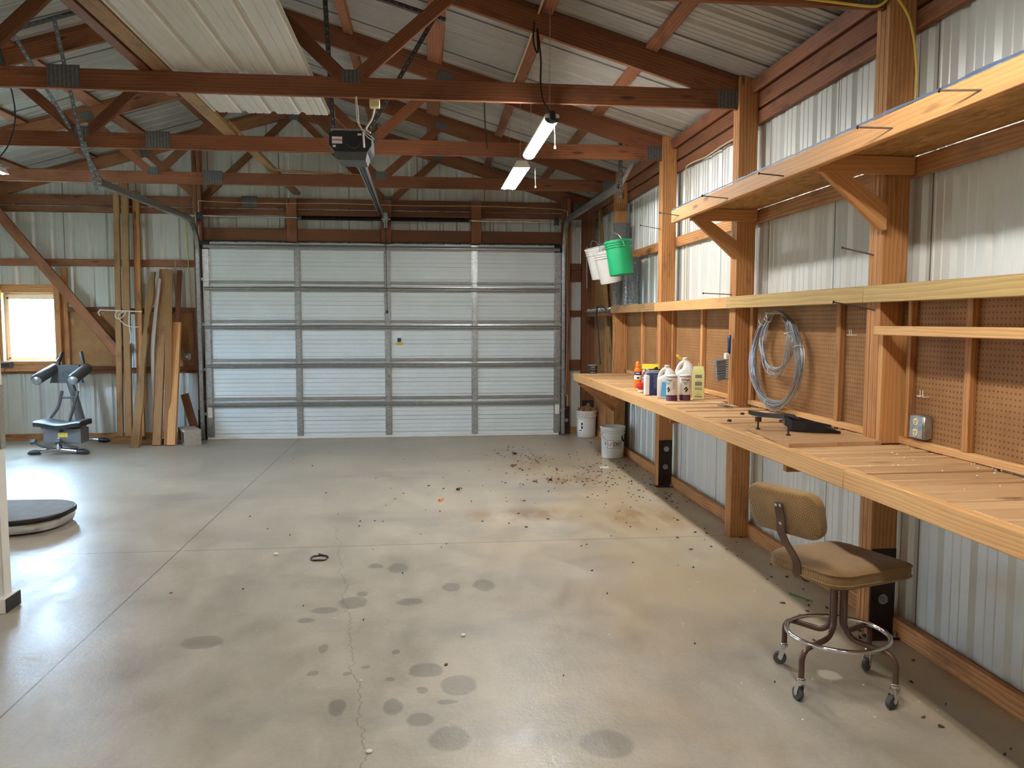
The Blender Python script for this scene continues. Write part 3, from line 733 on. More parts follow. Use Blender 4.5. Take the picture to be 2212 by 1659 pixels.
# girts
def girt(p0,p1,h,label,mat='post',grp='horizontal wall girts'):
    mb=MB(); mb.board(p0,p1,h,.037,(0,0,1)); return solo('wall_girt',mb,mat,label,'girt',grp)
GX=2.394
girt((GX,YF,2.352),(GX,3.82,2.352),.092,'wall girt under the upper shelf nearest the camera')
girt((GX,3.824,2.352),(GX,5.685,2.352),.092,'wall girt behind the upper shelf between the stool post and the brush post')
girt((GX,5.69,2.352),(GX,7.55,2.352),.092,'wall girt above the bottles just past the shelf end')
girt((GX,7.554,2.36),(GX,11.28,2.36),.092,'wall girt behind the hanging green bucket')
girt((GX,YF,3.055),(GX,11.28,3.055),.088,'lower of the two long eave boards above the bench wall','truss')
girt((GX,YF,3.195),(GX,11.28,3.195),.150,'upper of the two long eave boards above the bench wall','truss')
girt((GX,YF,1.735),(GX,11.28,1.735),.085,'wall girt hidden behind the mid shelf ledge')
mb=MB(); mb.board((2.335,YF,3.262),(2.335,11.25,3.262),.085,.040,(-SL,0,1)); solo('eave_purlin',mb,'truss','tilted eave purlin in the corner of roof and bench wall','purlin')
GY=11.2655
for z,h,l in ((2.365,.092,'top wall girt over the window and tall lumber'),(1.725,.0751,'wall girt framing the pegboard left of the overhead door'),(.93,.075,'wall girt under the left pegboard')):
    girt((-5.88 if h!=.0751 else -4.70,GY,z),(-3.05,GY,z),h,l,'truss')
for z,h,l in ((2.36,.10,'top short girt right of the overhead door'),(2.228,.135,'wide short girt right of the overhead door'),(1.71,.08,'middle short girt right of the overhead door'),(.98,.14,'lowest short girt right of the overhead door')):
    girt((2.025,GY,z),(2.19,GY,z),h,l,'dark')
girt((-5.88,GY,3.06),(2.19,GY,3.06),.075,'long dark board under the gable truss chord','dark')
# back wall posts, headers
def bpost(x0,x1,z1,label,mat='truss',name='door_jamb_post',cat='door post'):
    t=thing(name,label,cat,((x0+x1)/2,11.2,0)); mb=MB(); mb.box((x0,11.14,0),((x0+x1)/2-.001,11.244,z1),.004); mb.box(((x0+x1)/2+.001,11.14,0),(x1,11.244,z1),.004)
    part('timber',mb,mat,t); return t
J=[bpost(-3.055,-2.945,3.98,'dark wooden post on the left side of the overhead door'),bpost(1.905,2.02,3.30,'dark wooden post on the right side of the overhead door')]
for t,x,sx in zip(J,(-3.0,1.965),(1,-1)):
    mb=MB(); mb.box((x-.058,11.128,0),(x+.058,11.139,.40),.002); b=part('base_bracket',mb,'bracket',t)
    mb=MB(); mb.lathe([(.026,0),(.026,.004),(.012,.004),(.012,.012)],(x+.01,11.128,.2),(0,-1,0),14); part('bolt',mb,'bolt',b)
    mb=MB(); mb.box((x-.035+.02*sx,11.085,.335),(x+.02+.02*sx,11.128,.40),.004); e=part('safety_sensor',mb,'black',t)
    mb=MB(); mb.lathe([(.008,0),(.008,.003)],(x+.012*sx,11.085,.37),(0,-1,0),10); part('lens',mb,'bolt',e)
for x0,x1,l in ((-2.94,-1.85,'header board over the door at the left'),(-1.71,-.60,'header board over the door left of the opener bracket'),(-.45,.63,'header board over the door right of the opener bracket'),(.78,1.90,'header board over the door at the right')):
    mb=MB(); mb.board((x0,11.20,2.755),(x1,11.20,2.755),.165,.038); solo('header_board',mb,'dark',l,'board','header boards over the overhead door')
for x,l in ((-1.78,'short header stud left of the springs'),(-.525,'short header stud behind the opener bracket'),(.705,'short header stud right of the springs')):
    mb=MB(); mb.box((x-.07,11.16,2.66),(x+.07,11.212,3.24),.003); solo('header_stud',mb,'truss',l,'stud','header studs over the overhead door')
mb=MB(); mb.board((-5.75,11.12,3.34),(-4.05,11.12,1.165),.125,.036,(1,0,1)); solo('diagonal_brace',mb,'truss','long diagonal brace board from the eave down to the tall boards','brace')
mb=MB(); mb.board((-4.50,11.19,1.66),(-4.03,11.19,1.22),.07,.036,(1,0,1)); solo('diagonal_brace',mb,'truss','short second brace board behind the long diagonal brace','brace')
# ================================================================== workbench
BZ=.993; BX=1.71; BY1=9.20; BY0=-.6
wb=thing('workbench','long plank-topped wooden workbench along the right wall','workbench',(2.02,4.3,0))
mb=MB()
for a,b in ((BY0,3.1),(3.104,6.9),(6.904,BY1)): mb.board((BX+.019,a,BZ-.041),(BX+.019,b,BZ-.041),.082,.038)
part('front_beam',mb,'bench',wb)
mb=MB(); y=BY0; k=0
while y<BY1-.02:
    w=random.choice([.138,.138,.140,.089,.138]); e=min(y+w,BY1); g=random.choice([.006,.009,.014,.020,.006])
    dz=random.choice([0,-.001,-.003,-.006,-.008,.0005])
    xe=2.232 if any(y<q+.118 and e>q-.003 for q in (3.765,5.629,7.495)) else 2.364
    mb.board((BX+.040,(y+e)/2,BZ-.019+dz),(xe,(y+e)/2,BZ-.019+dz),e-y-g,.038,(0,1,0),.006); y=e
part('plank_top',mb,'plank',wb)
mb=MB()
for a,b in ((BY0,3.75),(3.895,5.61),(5.76,7.48),(7.63,BY1)): mb.board((2.352,a,BZ+.02),(2.352,b,BZ+.02),.036,.03)
part('back_batten',mb,'bench',wb)
for y in (1.9,3.73,5.60,7.465,9.1):
    mb=MB(); mb.board((BX+.042,y,BZ-.085),(2.364,y,BZ-.085),.089,.038); part('bearer',mb,'post',wb)
mb=MB(); mb.board((BX+.10,9.34,.90),(2.24,9.34,.56),.089,.038); part('brace',mb,'post',wb)
mb=MB(); mb.board((BX+.12,6.4,BZ-.075),(BX+.12,BY1,BZ-.075),.07,.038); part('bearer',mb,'dark',wb)
mb=MB(); mb.board((1.86,9.17,BZ-.09),(2.236,9.17,.62),.089,.038); part('brace',mb,'post',wb)
# pegboards
def peg(y0,y1,label,studs,z0=BZ+.0,z1=1.755,x=2.368):
    t=thing('pegboard',label,'pegboard',(x,(y0+y1)/2,z0),'pegboards over the workbench')
    mb=MB(); mb.add([(x,y0,z0),(x,y1,z0),(x,y1,z1),(x,y0,z1),(x+.005,y0,z0),(x+.005,y1,z0),(x+.005,y1,z1),(x+.005,y0,z1)],[[0,3,2,1],[4,5,6,7],[0,1,5,4],[3,7,6,2],[0,4,7,3],[1,2,6,5]],[[(q[1],q[2]) for q in f] for f in [[(x,y0,z0),(x,y0,z1),(x,y1,z1),(x,y1,z0)]]*6])
    part('panel',mb,'peg',t)
    for s,w in studs:
        mb=MB(); mb.box((x-.034,s-w/2,z0+.038),(x,s+w/2,z1-.01),.003); part('batten',mb,'post' if w<.05 else 'shelf',t)
peg(YF+.1,3.76,'brown pegboard with the outlet box above the bench',[(3.235,.040),(3.665,.036),(2.3,.04),(1.4,.04)])
peg(3.885,5.622,'brown pegboard with the wire coil hanging in front',[(4.345,.045),(5.575,.045)])
peg(5.75,7.488,'brown pegboard behind the bottles',[(7.43,.045),(6.62,.05)])
peg(7.616,9.35,'brown pegboard left of the bottles under the chicken wire',[(9.29,.045),(8.52,.05)])
peg(9.48,11.13,'dim brown pegboard in the far corner beyond the bench',[(10.3,.04)],.05,2.3)
# mid shelf ledge
ms=thing('mid_shelf','narrow treated-wood ledge shelf above the pegboards','shelf',(2.3,4.5,1.695))
for a,b,m in ((YF+.05,3.855,'ledge'),(3.858,5.70,'ledge'),(5.703,7.585,'bench'),(7.588,9.42,'weather')):
    mb=MB(); mb.board((2.216,a,1.736),(2.216,b,1.736),.084,.036); part('front_board',mb,m,ms)
mb=MB()
for a,b in ((YF+.1,3.76),(3.885,5.622),(5.75,7.488),(7.616,9.35)): mb.box((2.236,a,1.757),(2.374,b,1.777),.002)
part('deck',mb,'ledge',ms)
# small rail shelf nearest the camera
ns=thing('rail_shelf','pale narrow rail shelf in front of the nearest pegboard','shelf',(2.25,2.4,1.53))
mb=MB(); mb.board((2.20,1.0,1.556),(2.20,3.70,1.556),.044,.036); part('front_rail',mb,'bench',ns)
mb=MB(); mb.box((2.219,1.0,1.556),(2.33,3.64,1.574),.002); part('deck',mb,'bench',ns)
mb=MB(); mb.box((2.236,3.724,BZ+.001),(2.364,3.762,1.556),.003); part('upright',mb,'shelf',ns)
mb=MB(); mb.box((2.184,3.68,1.534),(2.24,3.722,1.578),.003); part('rail_end',mb,'bench',ns)
# upper shelf
us=thing('upper_shelf','deep upper wooden shelf with diagonal braces above the workbench','shelf',(2.1,3,2.32))
mb=MB()
for a,b in ((-1.0,2.2),(2.204,5.93)): mb.board((1.859,a,2.380),(1.859,b,2.380),.092,.037)
part('front_beam',mb,'shelf',us)
mb=MB()
for a,b in ((-1.0,1.2),(1.203,3.63),(3.633,5.90)): mb.add(*[q for q in (lambda a,b:([(1.8785,a,2.400),(2.37,a,2.400),(2.37,b,2.400),(1.842,b,2.400),(1.842,a,2.412),(2.37,a,2.412),(2.37,b,2.412),(1.842,b,2.412)],[[0,3,2,1],[4,5,6,7],[0,1,5,4],[3,7,6,2],[0,4,7,3],[1,2,6,5]],[[(-1.0*v[1],v[0]) for v in f] for f in [[(1.842,a),(1.842,b),(2.37,b),(2.37,a)]]*6]))(a,b)])
part('deck',mb,'osb',us)
mb=MB(); random.seed(3); ed=[]
for i in range(80):
    y=-1.0+6.9*i/79; ed.append((y,2.428+random.random()*.003,2.434+random.random()*.006))
for (y,a,b),(y2,a2,b2) in zip(ed,ed[1:]):
    for x in (1.8395,): mb.add([(x,y,2.427),(x,y2,2.427),(x-.001,y2,b2),(x-.001,y,b),(x+.012,y,b),(x+.012,y2,b2)],[[0,3,2,1],[3,4,5,2]])
part('edge_film',mb,'bluefilm',us,'torn blue film along the front edge')
for y in (3.744,5.608,1.9):
    mb=MB(); mb.board((1.88,y,2.356),(2.372,y,2.356),.085,.036); part('arm',mb,'shelf',us)
    mb=MB(); 
    A=V((1.90,y+.0,2.317)); B=V((2.234,y,2.045)); 
    poly=[(1.90,2.316),(2.02,2.316),(2.233,2.165),(2.233,2.045),(2.205,2.045)]
    m=Matrix(((1,0,0,0),(0,0,-1,y+.018),(0,1,0,0),(0,0,0,1)))
    vs0=[(p[0],p[1]) for p in poly]; dx=V((2.233-1.90,2.045-2.316)).normalized()
    mb.prism(vs0,.036,m); mb.u=[[(q[0]*dx[0]+q[1]*dx[1],-q[0]*dx[1]+q[1]*dx[0]) for q in f] for f in mb.u]
    part('brace',mb,'shelf',us)
mb=MB(); mb.board((2.02,3.45,2.424),(2.10,4.5,2.424),.09,.02,(1,0,0)); solo('board',mb,'weather','flat brown board lying on the upper shelf','board')
# nails: long spikes driven into the shelf edge and posts
def nail(p0,p1,label):
    mb=MB(); p0,p1=V(p0),V(p1); mb.tube([p1,p0],.0035,6); d=(p0-p1).normalized(); mb.lathe([(.008,0),(.008,.003)],p0,d,8)
    solo('nail',mb,'nail',label,'nail','long nails used as hooks',origin=p1)
nail((1.745,5.90,2.405),(1.845,5.74,2.365),'long nail in the far end of the upper shelf edge')
nail((1.745,4.98,2.39),(1.845,4.78,2.345),'long nail in the upper shelf edge left of the brush post')
nail((1.75,4.12,2.375),(1.845,4.02,2.345),'long nail in the upper shelf edge above the wire coil')
nail((1.76,3.17,2.39),(1.845,3.05,2.36),'long nail in the upper shelf edge just right of the stool post')
nail((1.77,2.66,2.395),(1.845,2.54,2.365),'long nail in the upper shelf edge nearest the camera')
nail((2.12,3.93,1.975),(2.24,3.83,1.93),'long nail in the stool post between both shelves')
nail((2.11,3.98,1.70),(2.24,3.80,1.655),'long nail in the stool post just below the mid ledge')
nail((2.09,7.72,2.53),(2.24,7.53,2.475),'long nail in the post behind the bottles')
nail((2.10,5.93,1.812),(2.24,5.69,1.795),'black spike resting over the mid ledge at the brush post')
# outlet box
ob=thing('outlet_box','steel outlet box with two ivory receptacles on the near pegboard','outlet',(2.345,3.55,1.06))
mb=MB(); mb.box((2.318,3.50,1.045),(2.367,3.605,1.155),.006); part('box',mb,'galv',ob)
mb=MB(); mb.box((2.314,3.503,1.048),(2.318,3.602,1.152),.001); part('cover_plate',mb,'galv',ob)
for z in (1.075,1.125):
    mb=MB(); mb.M=frame((2.314,3.553,z),(0,1,0),(0,0,1))@Matrix.Rotation(PI,4,'Y'); mb.prism(rrect(.034,.032,.012),.004); mb.M=Matrix.Identity(4); r=part('receptacle',mb,'ivory',ob)
    mb=MB()
    for dy,h in ((-.007,.010),(.007,.008)): mb.box((2.3085,3.553+dy-.0012,z-.002),(2.3102,3.553+dy+.0012,z-.002+h),0)
    mb.lathe([(.003,0),(.003,.0015)],(2.3102,3.553,z-.008),(-1,0,0),8); part('slots',mb,'ink',r)
# pegboard hooks
for pos,l in (((2.366,3.56,1.255),'small double wire hook on the near pegboard'),((2.366,4.22,1.535),'small white hook on the pegboard beside the wire coil')):
    mb=MB(); y,z=pos[1],pos[2]
    mb.tube([(2.366,y+.02,z-.01),(2.34,y+.035,z-.01),(2.335,y,z-.012),(2.33,y-.005,z+.02)],.0022,6); mb.tube([(2.366,y-.02,z-.01),(2.335,y-.02,z-.012),(2.33,y-.025,z+.02)],.0022,6)
    solo('peg_hook',mb,'whitecable',l,'hook','pegboard hooks')
# wire coils
def coil(y,z,ry,rz,n,label,r,bulge,mat='wire'):
    t=thing('wire_coil',label,'wire coil',(2.32,y,z),'coils of grey wire')
    mb=MB(); 
    for k in range(n):
        pts=[]; a=random.uniform(-1,1); b=random.uniform(-1,1); c=random.uniform(0,1)
        for i in range(36):
            th=2*PI*i/36; top=(1+math.cos(th))/2
            ww=bulge*(.35+.65*(1-top))
            yy=y+(ry+a*ww)*math.sin(th)*(1-.10*math.cos(th)); zz=z+(rz+b*ww*.7*(1-top)+(.0 if True else 0))*math.cos(th)
            pts.append((2.318-.03*c*(.4+.6*(1-top))+.01*math.sin(3*th+k),yy+.004*math.sin(5*th+k),zz+a*.012*(1-top)))
        mb.tube(pts,r,5,True)
    part('strands',mb,mat,t)
    for th in (.7,2.9,5.0):
        mb=MB(); c=V((2.305,y+ry*math.sin(th)*(1-.1*math.cos(th)),z+rz*math.cos(th))); d=V((0,math.sin(th)*ry,math.cos(th)*rz)).normalized()
        mb.tube([c+d*(.032*math.cos(q))+V((-1,0,0))*(.026*math.sin(q)) for q in [2*PI*i/10 for i in range(10)]],.0025,5,True); mb.tube([c+d*.032,c+d*.05+V((0,.015,.01))],.0025,5); part('tie',mb,'whitecable',t)
    return t
random.seed(11)
coil(5.10,1.355,.352,.312,34,'large coil of grey wire hanging on the pegboard',.0024,.042)
coil(5.10,1.465,.205,.20,15,'small inner coil of pale wire hanging inside the large coil',.0024,.036)
mb=MB(); mb.tube([(2.366,5.14,1.655),(2.26,5.14,1.655),(2.255,5.14,1.635),(2.262,5.14,1.62)],.005,6); solo('peg_hook',mb,'whitecable','stout peg hook holding the two wire coils','hook','pegboard hooks')
# hand brush
hb=thing('hand_brush','white hand brush with dark blue handle hanging on the post','brush',(2.19,5.68,1.2))
mb=MB(); mb.board((2.205,5.655,1.36),(2.21,5.665,1.50),.030,.018,(0,1,0),.006); part('grip',mb,'navy',hb)
mb=MB(); mb.M=frame((2.2,5.66,1.27),(0,0,1),(0,1,0)); mb.prism(rrect(.20,.05,.02),.022); mb.M=Matrix.Identity(4); part('back',mb,'white',hb)
mb=MB()
for i in range(9):
    for j in range(3):
        z=1.185+.017*i; yy=5.64+.018*j; mb.tube([(2.197,yy,z),(2.118-.004*i*.5,yy+random.uniform(-.006,.006),z-.012+random.uniform(-.005,.005))],[.008,.010],5)
part('bristles',mb,'bristle',hb)
# ================================================================== things on the bench
def cyl(c,prof,seg=24): 
    mb=MB(); mb.lathe(prof,c,(0,0,1),seg); return mb
# direction from a point back to the camera side, used only for which way printed fronts are turned
ang=lambda p: math.atan2(-p[1]-0.0,-p[0])
# orange spray can
p=(1.915,7.10,BZ); t=thing('spray_can','orange spray can with blue and white label band at the end of the bottle row','spray can',p)
part('body',cyl(p,[(.030,0),(.033,.004),(.033,.165),(.026,.185),(.022,.19)]),'orange',t)
part('cap',cyl(p,[(.024,.186),(.026,.19),(.026,.205),(.022,.208),(.020,.235),(.012,.243),(.0,.244)]),'orange',t)
mb=MB(); mb.lathe([(.0334,.120),(.0334,.150)],p,(0,0,1),24,False); part('blue_band',mb,'navy',t)
mb=MB(); mb.lathe([(.0334,.080),(.0334,.119)],p,(0,0,1),24,False); lb=part('white_band',mb,'labelwhite',t)
mb=MB(); wrap(mb,*rectmesh(.022,.016),p,.0338,ang(p)+.1,p[2]+.095); part('print',mb,'ink',lb)
mb=MB(); wrap(mb,*rectmesh(.034,.008),p,.0338,ang(p),p[2]+.137); part('band_print',mb,'labelwhite',t)
mb=MB(); wrap(mb,*rectmesh(.034,.026),p,.0336,ang(p)+.2,p[2]+.05); part('gold_patch',mb,'gold',t)
# pouch
p=(2.02,7.05,BZ); t=thing('snack_pouch','printed standing pouch with bright yellow top behind the orange can','pouch',p)
def pouch(mb,c,w,h,d,a,z0=0,z1=1,n=6):
    rings=[]
    for i in range(n+1):
        f=z0+(z1-z0)*i/n; dd=d*(1-f**1.6)+.004; ring=[]
        for k in range(14):
            th=2*PI*k/14; x=w/2*math.copysign(abs(math.cos(th))**.6,math.cos(th)); y=dd/2*math.copysign(abs(math.sin(th))**.8,math.sin(th))
            ring.append(V((c[0]+x*math.cos(a)-y*math.sin(a),c[1]+x*math.sin(a)+y*math.cos(a),c[2]+h*f)))
        rings.append(ring)
    mb.loft(rings)
mb=MB(); pouch(mb,p,.15,.215,.06,ang(p)+PI/2,0,.83); part('printed_front',mb,'printmix',t)
mb=MB(); pouch(mb,p,.152,.222,.06,ang(p)+PI/2,.80,1.0,3); part('yellow_top',mb,'yellow',t)
# red ball-shaped container
p=(1.85,6.72,BZ); t=thing('red_container','small red tomato-shaped container in front of the pouch','container',p)
mb=MB(); mb.lathe([(.0,.018),(.028,.02),(.042,.035),(.046,.055),(.040,.075),(.02,.083),(0,.082)],p,(0,0,1),24,False); part('body',mb,'red',t)
part('base',cyl(p,[(.034,0),(.034,.018),(.030,.020)]),'labelwhite',t)
# white carton and navy can
mb=MB(); mb.box((1.800,6.43,BZ),(1.835,6.49,BZ+.162),.003); solo('box',mb,'labelwhite','slim plain white box left of the navy can','box')
p=(1.885,6.46,BZ); t=thing('powder_can','navy blue oval can with silver rim and black lid','can',p)
def oval(mb,c,w,d,z0,z1,a,sh=.0):
    rr=[]
    for z,k in ((z0,1-sh),(z0+.003,1),(z1-.003,1),(z1,1-sh)):
        rr.append([V((c[0]+x*k*math.cos(a)-y*k*math.sin(a),c[1]+x*k*math.sin(a)+y*k*math.cos(a),c[2]+z)) for x,y in rrect(w,d,d*.42)])
    mb.loft(rr)
aa=ang(p)+PI/2+.12
mb=MB(); oval(mb,p,.125,.075,0,.180,aa,.02); part('body',mb,'navy',t)
mb=MB(); oval(mb,p,.128,.078,.180,.205,aa,.02); part('rim',mb,'silver',t)
mb=MB(); oval(mb,p,.10,.05,.205,.212,aa,.1); mb.tube([V(p)+V((.0,0,.21)),V(p)+V((.01,-.03,.222))],.012,8); part('lid',mb,'black',t)
mb=MB(); 
n=V((math.cos(ang(p)+.12),math.sin(ang(p)+.12),0)); tx=V((-n.y,n.x,0)); c0=V(p)+n*.0385
for q in range(9):
    z=.055+.013*q; w=.05 if q%3 else .036; c=c0+V((0,0,z))-tx*-.012
    mb.add([c-tx*w/2,c+tx*w/2,c+tx*w/2+V((0,0,.006)),c-tx*w/2+V((0,0,.006))],[[0,1,2,3]])
part('print',mb,'midgrey',t)
# jugs
def jug(p,w,d,h,a,label,blue,capc='whiteplastic',hd=1,grp='white jugs on the bench'):
    t=thing('jug',label,'jug',p,grp); c=V(p); ax=V((math.cos(a),math.sin(a),0)); ay=V((-math.sin(a),math.cos(a),0))
    def ring(w,d,z,ox=0,r=.4): return [c+ax*(x+ox)+ay*y+V((0,0,z)) for x,y in rrect(w,d,min(w,d)*r)]
    # body with a real hole for the grip: main shell plus a handle bridge
    mb=MB(); hx=-w*.30*hd
    mb.loft([ring(w*.92,d*.92,0),ring(w,d,.008),ring(w,d,h*.55),ring(w*.98,d*.97,h*.60),ring(w*.60,d*.78,h*.72,w*.17*hd),ring(w*.40,d*.60,h*.84,w*.13*hd),ring(w*.30,d*.42,h*.90,w*.05*hd),ring(w*.28,d*.36,h*.93,0)])
    part('body',mb,'whiteplastic',t)
    pts=smooth_path([c+ax*(-w*.38*hd)+V((0,0,h*.58)),c+ax*(-w*.36*hd)+V((0,0,h*.70)),c+ax*(-w*.22*hd)+V((0,0,h*.83)),c+ax*(-w*.02*hd)+V((0,0,h*.89))],6)
    mb=MB(); mb.tube(pts,[.020-.004*math.sin(PI*i/(len(pts)-1)) for i in range(len(pts))],10); part('grip',mb,'whiteplastic',t)
    mb=MB(); mb.lathe([(.020,h*.92),(.021,h*.925),(.021,h*.99),(.017,h)],c,(0,0,1),16); part('cap',mb,capc,t)
    if blue:
        nn=blue[0]; tt=V((-nn.y,nn.x,0)); f=c+nn*blue[1]
        mb=MB(); mb.add([f-tt*.04+V((0,0,.015)),f+tt*.04+V((0,0,.015)),f+tt*.03+V((0,0,h*.50)),f-tt*.03+V((0,0,h*.50))],[[0,1,2,3]]); part('label',mb,'skyblue',t)
        mb=MB(); f2=f+nn*.0006; mb.add([f2+tt*.022+V((0,0,.02)),f2+tt*.036+V((0,0,.02)),f2+tt*.028+V((0,0,h*.46)),f2+tt*.018+V((0,0,h*.46))],[[0,1,2,3]]); part('label_stripe',mb,'navy',t)
    return t
p=(1.895,6.15,BZ); nb=V((-.45,-.893,0)).normalized()
jug(p,.15,.105,.262,math.atan2(nb.y,nb.x)+PI/2,'white handled jug with sky blue label in front of the navy can',(nb,.0535),hd=1)
p=(2.085,6.28,BZ); jug(p,.165,.115,.315,ang(p)+PI/2-.1,'taller plain white handled jug standing behind the purple canisters',None,hd=1)
# purple-footed canisters
def canister(p,label,turn,txt):
    t=thing('canister',label,'canister',p,'white canisters with purple feet'); r=.0415
    part('tube_body',cyl(p,[(r-.001,0),(r,.002),(r,.195),(r-.002,.197),(r-.003,.199)],32),'labelwhite',t)
    mb=MB(); mb.lathe([(r+.0006,.003),(r+.0006,.047)],p,(0,0,1),32,False); part('purple_foot',mb,'purple',t)
    mb=MB(); mb.lathe([(r+.0006,.183),(r+.0006,.187)],p,(0,0,1),32,False); part('black_rim',mb,'ink',t)
    a=ang(p)+turn; mb=MB(); vs,fs=text(txt,.021,.0006); wrap(mb,vs,fs,p,r+.0008,a,p[2]+.160); part('lettering',mb,'ink',t)
    mb=MB()
    for x,z,w,h in ((0,.100,.012,.018),(-.010,.092,.010,.012),(.009,.090,.012,.014),(.002,.080,.016,.012),(-.002,.071,.008,.008)): wrap(mb,*rectmesh(w,h,4,x,0),p,r+.0008,a+.1,p[2]+z)
    part('emblem',mb,'ink',t)
    mb=MB()
    for i in range(5): wrap(mb,*rectmesh(.05-.008*i,.0022,6),p,r+.0007,a,p[2]+.144-.0045*i)
    for i in range(9): wrap(mb,*rectmesh(.024,.0022,4),p,r+.0007,a+1.15,p[2]+.150-.007*i)
    for i in range(4): wrap(mb,*rectmesh(.05,.002,6),p,r+.0009,a,p[2]+.036-.008*i)
    part('fine_print',mb,'print',t)
canister((1.865,5.925,BZ),'white canister with purple foot, its lettering half turned away, beside the blue-labelled jug',-.75,'PyTheni')
canister((1.975,5.945,BZ),'white canister with purple foot and lettering facing out beside the yellow carton',.12,'PyTheni')
# yellow carton
p=(2.125,6.075,BZ); a=ang(p)+PI/2+.05; t=thing('carton','tall pale yellow carton with slanted top and a white straw','carton',p); c=V(p)
ax=V((math.cos(a),math.sin(a),0)); ay=V((-math.sin(a),math.cos(a),0))
def rg(w,d,z,oy=0): return [c+ax*x+ay*(y+oy)+V((0,0,z)) for x,y in ((w/2,d/2),(-w/2,d/2),(-w/2,-d/2),(w/2,-d/2))]
mb=MB(); mb.loft([rg(.088,.07,0),rg(.088,.07,.205),rg(.074,.012,.255)],True,True,False); part('body',mb,'carton',t)
nn=V((math.cos(ang(p)+.05),math.sin(ang(p)+.05),0)); fs_=c+nn*.0356; mb=MB(); tt=V((-nn.y,nn.x,0))
for z,h,w in ((.165,.026,.05),(.14,.003,.026),(.105,.030,.052),(.088,.003,.056),(.075,.008,.054),(.036,.003,.04),(.015,.010,.056)):
    mb.add([fs_-tt*w/2+V((0,0,z)),fs_+tt*w/2+V((0,0,z)),fs_+tt*w/2+V((0,0,z+h)),fs_-tt*w/2+V((0,0,z+h))],[[0,1,2,3]])
part('lettering',mb,'print',t)
mb=MB(); mb.tube([c+V((0,0,.245)),c-ax*.004+V((0.006,0,.285))],.003,6); part('straw',mb,'white',t)
# yellow nozzle stick behind the jug
mb=MB(); q=V((2.15,6.36,BZ)); mb.tube(smooth_path([q,q+V((0,0,.15)),q+V((-.03,0,.26)),q+V((-.11,.02,.33))]),[.010]*12+[.014]*6+[.004],8)
solo('spray_wand',mb,'gold','yellow curved spray wand standing behind the tall white jug','wand')
# dark tin at far end
p=(1.925,9.13,BZ); t=thing('tin','small dark tin with pale lid at the far end of the bench','tin',p)
part('body',cyl(p,[(.050,0),(.051,.004),(.051,.092),(.048,.094)]),'tintin',t)
part('lid',cyl(p,[(.053,.092),(.055,.095),(.055,.102),(.05,.104)]),'silver',t)
mb=MB()
for z,w,h,m in ((.078,.05,.012,0),(.055,.06,.006,0),(.040,.04,.004,0),(.016,.066,.010,0)): wrap(mb,*rectmesh(w,h),p,.0515,ang(p)+.15,p[2]+z)
part('print',mb,'silver',t)
# pliers
t=thing('pliers','small pair of steel pliers lying on the bench beside the brush post','pliers',(2.13,5.45,BZ))
mb=MB(); mb.tube([(2.10,5.58,BZ+.006),(2.13,5.47,BZ+.008),(2.15,5.40,BZ+.006)],[.006,.007,.003],8); part('jaw',mb,'silver',t)
mb=MB(); mb.tube([(2.13,5.58,BZ+.006),(2.125,5.47,BZ+.008),(2.14,5.40,BZ+.006)],[.006,.007,.003],8); part('jaw',mb,'darkgrey',t)
# plywood board with dustpan and bolts
bd=[(1.735,3.66),(2.235,3.70),(2.235,4.30),(1.79,4.34)]
mb=MB(); mb.prism(bd,.018,Matrix.Translation((0,0,BZ+.001))); ply=solo('plywood_board',mb,'plank','square of thick plywood lying on the bench under the dustpan','board')
PZ=BZ+.0195
dp=thing('dustpan','black plastic dustpan lying on the plywood board','dustpan',(2.05,4.1,PZ))
# pan frame: opening to +u, handle to -u
o=V((2.03,4.12,PZ)); u=V((.95,-.30,0)).normalized(); w=V((-u.y,u.x,0))
mb=MB()
def pan(s,f,z): return o+u*f+w*s+V((0,0,z))
rows=[(-.10,.065,.030),(-.07,.10,.008),(.0,.115,.002),(.09,.125,.001),(.17,.135,.004)]
for (f0,h0,b0),(f1,h1,b1) in zip(rows,rows[1:]):
    for th in (0,.003):
        prof0=[pan(-h0,f0,b0+.052-.26*max(0,f0)+th),pan(-h0+.012,f0,b0+th),pan(h0-.012,f0,b0+th),pan(h0,f0,b0+.052-.26*max(0,f0)+th)]
        prof1=[pan(-h1,f1,b1+.052-.26*max(0,f1)+th),pan(-h1+.012,f1,b1+th),pan(h1-.012,f1,b1+th),pan(h1,f1,b1+.052-.26*max(0,f1)+th)]
        for k in range(3): mb.add([prof0[k],prof0[k+1],prof1[k+1],prof1[k]],[[0,1,2,3]],None,True)
h0=rows[0][1]; mb.add([pan(-h0,-.10,.082),pan(h0,-.10,.082),pan(h0-.012,-.10,.03),pan(-h0+.012,-.10,.03)],[[0,1,2,3]])
mb.loft([[pan(-h0,-.10,.080),pan(h0,-.10,.080),pan(h0,-.10,.086),pan(-h0,-.10,.086)],[pan(-.108,-.03,.064),pan(.108,-.03,.064),pan(.108,-.03,.072),pan(-.108,-.03,.072)]],True,True,False)
part('pan',mb,'black',dp)
mb=MB(); mb.loft([[pan(y,f,z) for y,z in ((-a,b),(a,b),(a*.8,b+.022),(-a*.8,b+.022))] for f,a,b in ((-.085,.036,.062),(-.13,.024,.062),(-.20,.020,.066),(-.27,.022,.076),(-.285,.016,.082))],True,True,False); part('handle',mb,'black',dp)
